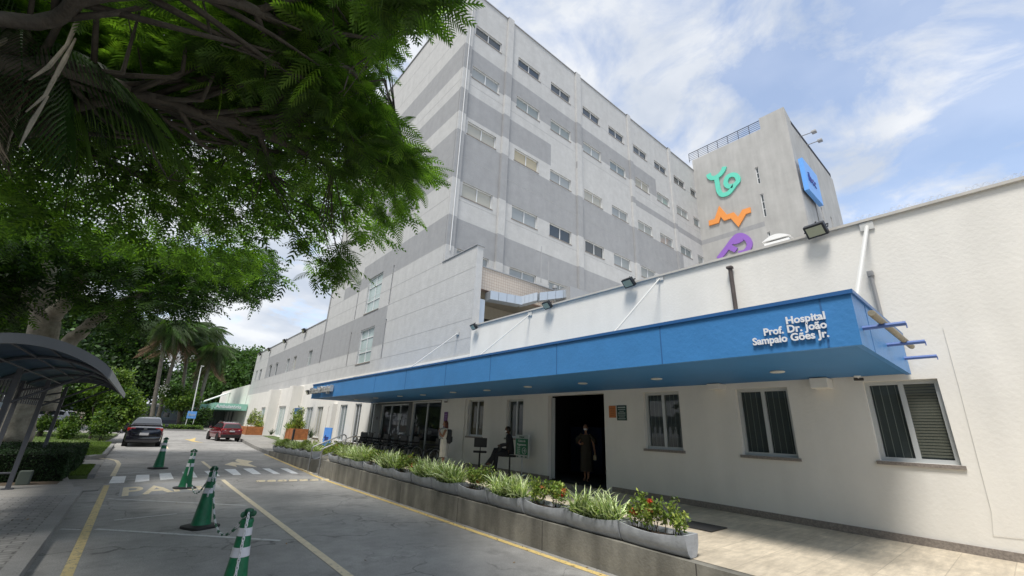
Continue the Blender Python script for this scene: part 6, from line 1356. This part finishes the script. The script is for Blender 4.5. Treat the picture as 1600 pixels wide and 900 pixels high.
def cloud(name, parent, ells, n, ll, lw, mats, r, shell=.45, split=.7, clump=.22, per=34):
    "leaf clumps spread through several ellipsoids, denser towards their surface"
    C_ = []
    vol = np.array([e[3]*e[4]*e[5] for e in ells])**(2/3); cnt = (n*vol/vol.sum()).astype(int)
    for e, k in zip(ells, cnt):
        v = r.normal(0, 1, (k, 3)); v /= np.linalg.norm(v, axis=1)[:, None]; rad = shell+(1-shell)*r.random(k)**.6; rad *= 1+.13*np.sin(v[:, 0]*7+e[0])*np.cos(v[:, 1]*6+e[1])+.1*np.sin(v[:, 2]*9+e[2]); C_.append(np.array(e[:3])+v*rad[:, None]*np.array(e[3:6]))
    C_ = np.concatenate(C_); V, F = leafcloud(C_, per, clump, ll, lw, r, .1); mi = np.repeat((r.random(len(C_)) > split).astype(int), per); return fast(name, V, F, mats, parent, mi)
P2_ = [(-60, 330), (200, 380), (430, 395), (438, 440), (395, 470), (350, 462), (320, 488), (280, 492), (240, 485), (200, 520), (120, 520), (-60, 520)]
C_, D_, L_ = [], [], []
xs_ = 0
while len(C_) < 7500:
    x, y = r.uniform(-60, 440), r.uniform(330, 590)
    if not inpoly(x, y, P2_): continue
    if any(((x-a)/c)**2+((y-b)/d)**2 < 1 and r.random() < e for a, b, c, d, e in [(152, 443, 26, 13, .95), (195, 455, 26, 14, .95), (228, 490, 26, 8, .9), (232, 508, 20, 8, .9), (118, 482, 14, 6, .9), (95, 515, 10, 8, .8), (215, 535, 12, 8, .85), (60, 500, 40, 40, .6), (290, 480, 30, 16, .4), (340, 460, 30, 14, .4)]): continue
    yd = 19+r.uniform(-4.5, 4.5)
    if x < 175 and y > 395: yd = r.uniform(20.5, 24) if (y > 485 or 50 < x < 105 or r.random() < .6) else r.uniform(15.5, 18)
    if 85 < x < 165 and 480 < y < 560: continue
    p = on(x, y, y=yd)
    for j in range(3): d = r.normal(0, 1, 3); d[2] = d[2]*.4-.15; C_.append(tuple(p+Vector(r.normal(0, .12, 3)))); D_.append(tuple(d)); L_.append(r.uniform(.4, .65))
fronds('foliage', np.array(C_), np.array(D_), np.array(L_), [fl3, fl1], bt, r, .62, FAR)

# ------------------------------------------------------------------ other trees and shrubs
lf_dark = leafmat('dark evergreen leaf', (.020, .045, .012), .25, .35); lf_mid = leafmat('mid green leaf', (.05, .10, .02), .3, .35); lf_lite = leafmat('light green leaf', (.13, .20, .035), .3, .3); lf_wood = leafmat('wooded green', (.06, .12, .028), .25, .3)
def tree(label, base, th, ells, n, ll, lw, mats, seed, tr=.12, name='leafy_tree', cat='tree', group=None, clump=.22, per=34, split=.7, bk_=None, shell=.45):
    r = np.random.default_rng(seed); b0 = Vector(base); t = thing(name, b0, 0, label, cat, group); mb = MB(); top = Vector(ells[0][:3])
    limb(mb, [b0, b0+Vector((r.normal(0, .05), r.normal(0, .05), th*.5)), b0+Vector((0, 0, th))], tr, tr*.75, r, .03)
    for e in ells: c = Vector(e[:3]); s_ = b0+UP*th*.9; limb(mb, [s_, (s_+c)/2+Vector(r.normal(0, .15, 3)), c+Vector((0, 0, e[5]*.4))], tr*.55, tr*.12, r, .05, 4)
    mb.build('trunk', bk_ or bark_d, t, smooth=True, angle=180); cloud('foliage', t, ells, n, ll, lw, mats, r, shell, split, clump, per); return t
def E(px, py, y, rx, rz, ry=None):        # ellipsoid seen at this pixel, radii in pixels at 1600 wide
    c = on(px, py, y=y); dd = (c-CC).dot(CF)/FPX; return (c.x, c.y, c.z, rx*dd, (ry or rx)*dd, rz*dd)
# big dark wood beyond the ambulatory entrance: several tall trees
tree('tall broad dark green tree behind the green ambulatory canopy, nearest to the grey wing', (9, 84, 1.0), 3, [E(372, 590, 84, 36, 34), E(345, 570, 86, 24, 22), E(395, 572, 84, 16, 18), E(350, 610, 82, 30, 26), E(390, 610, 84, 26, 24)], 1500, .55, .36, [lf_wood, lf_mid], 31, .4, clump=.75, per=40, split=.6)
tree('tall dark green tree behind the tall palms', (1.5, 88, 1.0), 3, [E(318, 595, 88, 30, 34), E(300, 620, 86, 30, 26), E(335, 585, 90, 26, 26), E(330, 625, 88, 26, 22)], 1100, .55, .36, [lf_wood, lf_dark], 32, .4, clump=.75, per=40)
tree('big dark evergreen tree left of the palms, farther from the road', (-6, 62, .7), 3, [E(170, 560, 62, 50, 44), E(120, 545, 64, 50, 40), E(60, 560, 62, 50, 40), E(215, 590, 60, 30, 34), E(200, 530, 62, 30, 26)], 2000, .42, .28, [lf_dark, lf_wood], 33, .35, clump=.55, per=40)
tree('dark tree behind the shelter at the left edge', (-9, 44, .5), 2.2, [E(20, 540, 44, 60, 60), E(-40, 520, 42, 60, 70), E(70, 500, 46, 50, 40), E(110, 575, 46, 40, 24)], 1600, .35, .24, [lf_dark, lf_wood], 34, .3, clump=.45, per=36)
tree('young tree with layered light green foliage beside the black sedan', (-1.6, 31.5, .3), 1.1, [E(190, 625, 31.5, 22, 14), E(165, 608, 32, 24, 14), E(212, 640, 31, 10, 9), E(178, 650, 31, 20, 12), E(150, 632, 33, 16, 12), E(182, 592, 32, 16, 9)], 520, .17, .09, [lf_mid, lf_lite], 35, .07, clump=.16, per=34, split=.45)
tree('bushy mid green tree between the shelter and the young tree', (-3.6, 33, .3), 1.4, [E(128, 610, 33, 28, 14), E(95, 618, 34, 30, 14), E(60, 612, 34, 26, 13), E(115, 596, 34, 26, 12)], 560, .18, .10, [lf_mid, lf_dark], 36, .10, clump=.2, per=34)
for k, (px, py, yd, rx, rz, lb_) in enumerate(((148, 655, 33, 12, 8, 'low round bush on the lawn left of the young tree'), (112, 662, 32, 10, 9, 'small slender shrub on the lawn, in front of the white car'), (163, 668, 30.5, 16, 8, 'low dense bush at the lawn edge near the black sedan'), (72, 662, 33, 9, 8, 'small dark shrub on the lawn before the white hatchback'), (105, 674, 31, 7, 7, 'low spindly shrub on the lawn verge'))):
    c = on(px, py, y=yd); tree(lb_, (c.x, yd, gz(yd)+.1), .2, [E(px, py, yd, rx, rz)], 90, .12, .06, [lf_mid, lf_lite], 50+k, .03, 'garden_shrub', 'shrub', clump=.1, per=30, split=.6)
tree('round frangipani tree with pale flowers in front of the low blue grey building', (3.4, 56, .65), 1.2, [E(287, 622, 56, 15, 6), E(272, 614, 56, 12, 6), E(298, 628, 55, 9, 4.5), E(280, 630, 55, 13, 4.5)], 260, .30, .15, [lf_mid, lf_lite], 37, .13, 'frangipani_tree', clump=.25, per=30, split=.5)
V, F = leafcloud([list(Vector(E(px, py, 55, 1, 1)[:3])) for px, py in ((252, 608), (258, 612), (262, 606), (280, 628), (270, 635))], 16, .18, .14, .12, r); o_ = fast('blossoms', V, F, mat('white blossom', (.6, .6, .5), .7), None)
o_.parent = [q for q in COL.objects if q.name.startswith('frangipani_tree')][0]; o_.data.transform(Matrix.Translation(-Vector((3.4, 56, .65))))
# tall palms
for k, (px, top, yd, lb_, bpx) in enumerate(((262, 508, 55, 'tall palm farthest left of the palm group', 240), (284, 516, 57, 'second tall palm from the left, slightly leaning', 248), (298, 512, 62, 'third tall palm with hanging dry leaves', 283), (320, 520, 60, 'fourth tall palm, thick with brown dry skirt', 296), (334, 545, 58, 'rightmost tall palm beside the white lamp pole', 305))):
    a = on(bpx, 650, y=yd); b_ = on(px, top, y=yd); t = thing('tall_palm', (a.x, yd, gz(yd)), 0, lb_, 'palm tree', 'tall palms beyond the end of the road'); mb = MB()
    limb(mb, [(a.x, yd, gz(yd)), ((a.x*2+b_.x)/3, yd, b_.z*.35), (b_.x, yd, b_.z)], .22, .15, r, .01); mb.build('trunk', mat('grey palm bark', (.16, .14, .115), .9, var=.25, vscale=3), t, smooth=True, angle=180)
    n_ = 46; A_ = r.uniform(0, 6.28, n_); el = r.uniform(-.7, 1.1, n_); C_ = np.tile([b_.x, yd, b_.z], (n_, 1)); D_ = np.stack([np.cos(A_)*np.cos(el), np.sin(A_)*np.cos(el), np.sin(el)], 1); fronds('leaves', C_, D_, r.uniform(2.1, 3.0, n_), [leafmat('palm leaf', (.055, .085, .035), .3, .3), lf_wood], t, r, .7, PTM)
    n_ = 26; A_ = r.uniform(0, 6.28, n_); C_ = np.tile([b_.x, yd, b_.z-.2], (n_, 1)); D_ = np.stack([np.cos(A_)*.35, np.sin(A_)*.35, -np.ones(n_)], 1); fronds('dry_leaves', C_, D_, r.uniform(1.6, 2.8, n_), [mat('brown palm skirt', (.20, .13, .075), .9, island=.3), lf_wood], t, r, .85, PDEAD)
# white lamp pole by the palms
a = on(300, 650, y=50); b_ = on(314, 575, y=50); t = thing('lamp_pole', (a.x, 50, gz(50)), 0, 'slim white lamp pole beside the tall palms', 'street lamp'); mb = MB(); mb.tube([(a.x, 50, gz(50)), (b_.x, 50, b_.z)], [.055, .035], 8); mb.build('pole', M_['white'], t, smooth=True); mb = MB(); q = on(322, 567, y=50); mb.tube([(b_.x, 50, b_.z), (b_.x+.05, 50, b_.z+.18)], .03, 6); mb.cbox(b_.x-.05, b_.x+.2, 49.9, 50.1, b_.z+.15, b_.z+.21, .02); mb.build('lamp_arm', M_['white'], t)
# low clipped border and island at the end of the road
mb = MB(); r2 = np.random.default_rng(8); y0 = 47; 
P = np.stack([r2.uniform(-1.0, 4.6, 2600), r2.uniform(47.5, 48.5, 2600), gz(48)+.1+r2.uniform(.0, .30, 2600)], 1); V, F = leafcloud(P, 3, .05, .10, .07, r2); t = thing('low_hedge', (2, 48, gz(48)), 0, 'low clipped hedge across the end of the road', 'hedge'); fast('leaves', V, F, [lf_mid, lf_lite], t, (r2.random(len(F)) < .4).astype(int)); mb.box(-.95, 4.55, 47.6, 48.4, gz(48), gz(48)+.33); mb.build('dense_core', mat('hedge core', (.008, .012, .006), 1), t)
block('kerb', [(-1.1, 47.2), (4.9, 47.2), (4.9, 47.35), (-1.1, 47.35)], -.02, .12, M_['kerb']); block('lawn', [(-1.1, 47.35), (4.9, 47.35), (4.9, 58), (-1.1, 58)], -.02, .1, M_['turf'])
tree('dark bush with reddish leaves at the left side of the green canopy', (4.7, 50, .6), .3, [E(306, 655, 50, 14, 10), E(318, 650, 50, 8, 9)], 110, .2, .12, [lf_dark, lf_mid], 71, .05, 'garden_shrub', 'shrub', clump=.18, per=30)
a = on(293, 646, y=49); b_ = on(303, 654, y=49); t = thing('street_sign', (a.x+.3, 49, gz(49)), 0, 'small square light blue sign on two legs by the palms', 'sign'); mb = MB(); mb.box(a.x, b_.x+.1, 48.95, 49.05, b_.z, a.z+.2); mb.build('panel', mat('sky blue sign', (.13, .36, .80), .35), t)
mb = MB(); mb.box(a.x+.05, a.x+.1, 48.97, 49.03, gz(49), b_.z); mb.box(b_.x, b_.x+.05, 48.97, 49.03, gz(49), b_.z); mb.build('post', M_['white'], t); mb = MB(); text_mb(mb, 'ibcc', ((a.x+b_.x)/2+.05, 48.94, b_.z+.22), (1, 0, 0), UP, .34, .01, 'CENTER', bold=.005); mb.build('lettering', mat('pale print', (.45, .5, .48), .6), t)

# ------------------------------------------------------------------ far buildings
am = thing('ambulatory_entrance', (6.5, 56, gz(56)), 0, 'green canopy with white lettering before a white wing at the end of the road', 'canopy building')
gcn = mat('mint green cladding', (.25, .50, .40), .5, var=.05)
zc0, zc1 = on(388, 642, y=52).z, on(388, 632, y=52).z; xL = on(333.5, 640, y=52).x
mb = MB(); mb.box(xL, 8.38, 52, 68, zc0, zc1); mb.build('canopy', gcn, am)
mb = MB(); mb.box(3.9, xL, 58, 68, zc0-.0, zc1-.05); mb.build('canopy_wing', gcn, am)
tb = MB(); text_mb(tb, 'Ambulatório', (0, 0, 0), (1, 0, 0), UP, .4, .05, bold=.006); x0 = min(v[0] for v in tb.v); x1 = max(v[0] for v in tb.v); A_ = on(336.5, 637.5, y=51.95); B_ = on(376.5, 638, y=51.95)
mb = MB(); mb.add([(A_.x+(v[0]-x0)*(B_.x-A_.x)/(x1-x0), 51.96+v[1], zc0+.16+v[2]*1.15) for v in tb.v], tb.f); mb.build('lettering', mat('white sign letters', (.78, .79, .82), .4), am)
mb = MB(); mb.box(8.40, 8.8, 53.85, 74, .5, 5.25); mb.box(8.3, 8.9, 66, 74, .5, 5.0); mb.build('wing_wall', M_['white_wall'], am)
mb = MB()
for k in range(4): mb.tube([(8.38, 66+k*1.6, 4.9), (5.0, 66+k*1.6, zc1)], .07, 5)
mb.build('support_rod', M_['white'], am)
mb = MB()
for i in range(9): mb.box(5.9+i*.30, 5.98+i*.30, 60.0, 60.1, gz(60), zc0)
mb.build('mullions', mat('grey green glazing', (.16, .19, .18), .4), am); mb = MB(); mb.box(4.2, 8.4, 66, 66.2, gz(66), zc0); mb.build('entrance_screen', mat('grey green glazing', (.16, .19, .18), .4), am)
mb = MB(); mb.box(4.6, 5.6, 59, 59.05, gz(60)+.2, zc0-.25); mb.build('notice_board', mat('poster collage', (.30, .28, .28), .7, var=.8, vscale=4), am); mb = MB(); mb.box(5.65, 5.75, 58.9, 59.0, gz(60), zc0); mb.box(4.0, 4.1, 58.2, 58.3, gz(60), zc0); mb.build('column', M_['white'], am)
# low blue-grey building left of the palms
zt_ = on(230, 631, y=66).z; lbld = thing('low_building', (0, 66, gz(66)), 0, 'low pale blue grey building with flat roof behind the black sedan', 'building')
mb = MB(); Pb = lambda u, v, d: (u, 66+d, v); wall(mb, Pb, -14, 4.2, .4, zt_-.3, [(-2.5, -1.6, 1.0, 2.3), (.3, 1.2, 1.0, 2.4), (2.2, 2.9, 1.5, 2.1), (-5.5, -4.2, 1.2, 2.2)], [(-14, 4.2, .4, 1.25, 1)], .15, 0, 0); mb.quad((4.2, 66, .4), (4.2, 76, .4), (4.2, 76, zt_-.3), (4.2, 66, zt_-.3)); mb.build('wall', [mat('pale blue grey render', (.26, .31, .35), .85, var=.06), mat('violet grey plinth', (.17, .18, .24), .85)], lbld)
for h in ((-2.5, -1.6, 1.0, 2.3), (.3, 1.2, 1.0, 2.4), (2.2, 2.9, 1.5, 2.1), (-5.5, -4.2, 1.2, 2.2)): window(lbld, Pb, *h, .12, M_['alu'], M_['pane_dark'], mull=(), fw=.06)
mb = MB(); mb.box(-14.3, 4.6, 65.6, 77, zt_-.3, zt_); mb.build('roof', mat('pale roof slab', (.40, .42, .43), .8), lbld)
mb = MB(); a = on(262, 598, y=240); ab = thing('apartment_block', (a.x, 240, 2), 0, 'distant pale apartment block glimpsed between the palm trunks', 'building'); zt_ = on(285, 583, y=240).z; xa = on(255, 600, y=240).x; xb_ = on(305, 600, y=240).x; Pb = lambda u, v, d: (u, 240+d, v)
hs = [(xa+1.5+i*2.6, xa+2.9+i*2.6, zt_-3.2-j*3.2, zt_-1.6-j*3.2) for i in range(int((xb_-xa)/2.6)) for j in range(5)]
wall(mb, Pb, xa, xb_, 0, zt_, hs, [], .3, 0, 0); mb.box(xa, xb_, 241, 252, 0, zt_-.01); mb.build('wall', mat('pale cream render', (.5, .47, .42), .9), ab)
for h in hs: window(ab, Pb, *h, .25, M_['alu'], M_['pane_dark'], mull=(), fw=.12)
mb = MB(); mb.box(xa-.4, xb_+.4, 239.6, 252.4, zt_, zt_+.5); mb.build('roof', mat('brown grey roof', (.25, .23, .22), .8), ab)
# beige wall and building left, behind the white car
wl_ = thing('street_wall', (-12, 56, gz(56)), 0, 'low beige wall with railing behind the white car', 'wall'); mb = MB(); mb.box(-26, -3.2, 56, 56.3, .4, 1.75); mb.build('wall', mat('beige render', (.36, .33, .27), .9, var=.1), wl_)
mb = MB()
for i in range(40): mb.box(-26+i*.57, -25.94+i*.57, 56.1, 56.16, 1.75, 2.3)
mb.box(-26, -3.2, 56.1, 56.15, 2.25, 2.3); mb.build('railing', M_['black'], wl_)
# across the lane, behind the viewpoint: what the windows mirror
for k, (x, y, h_) in enumerate(((-8.5, -1.5, 7), (-9, -7, 7), (-9, 8.5, 6), (-14, 3, 8), (-8.2, 3.2, 6.6), (-13, -12, 8), (-15, 11, 8))):  # tree row added out of view to block low sky light under the canopy
    tree(('large unseen leafy tree added on the left pavement, %s' % ('nearest to the camera side', 'farthest behind the camera', 'beside the shelter', 'farthest from the lane', 'level with the entrance', 'at the very back', 'behind the hedges')[k]), (x, y, .1), h_*.3, [(x, y, h_*.7, 2.9, 2.9, 2.2), (x+1.2, y+1.8, h_*.5, 2.0, 2.4, 1.8), (x-1.8, y-1.6, h_*.55, 2.3, 2.5, 2.0)], 650, .5, .34, [lf_dark, lf_mid], 80+k, .22, clump=.35, per=34)
nb = thing('white_house', (-24, 0, .1), 0, 'long white house with a terracotta roof across the lane', 'house'); mb = MB(); mb.box(-30, -22, -22, 14, 0, 3.6); mb.build('wall', M_['white_wall'], nb); mb = MB(); mb.ring([[(x, y, z) for x, z in ((-30.5, 3.6), (-21.5, 3.6), (-26, 5.4))] for y in (-22.5, 14.5)]); mb.build('roof', mat('terracotta roof', (.25, .10, .06), .85), nb)
# ------------------------------------------------------------------ everything above is laid out in 1.2 m units: scale it to metres
done = set()
for o in list(COL.objects):
    if o.type in ('CAMERA', 'LIGHT'): continue
    o.location = o.location*S
    if o.data is not None and o.data.name not in done:
        done.add(o.data.name); o.data.transform(Matrix.Scale(S, 4))
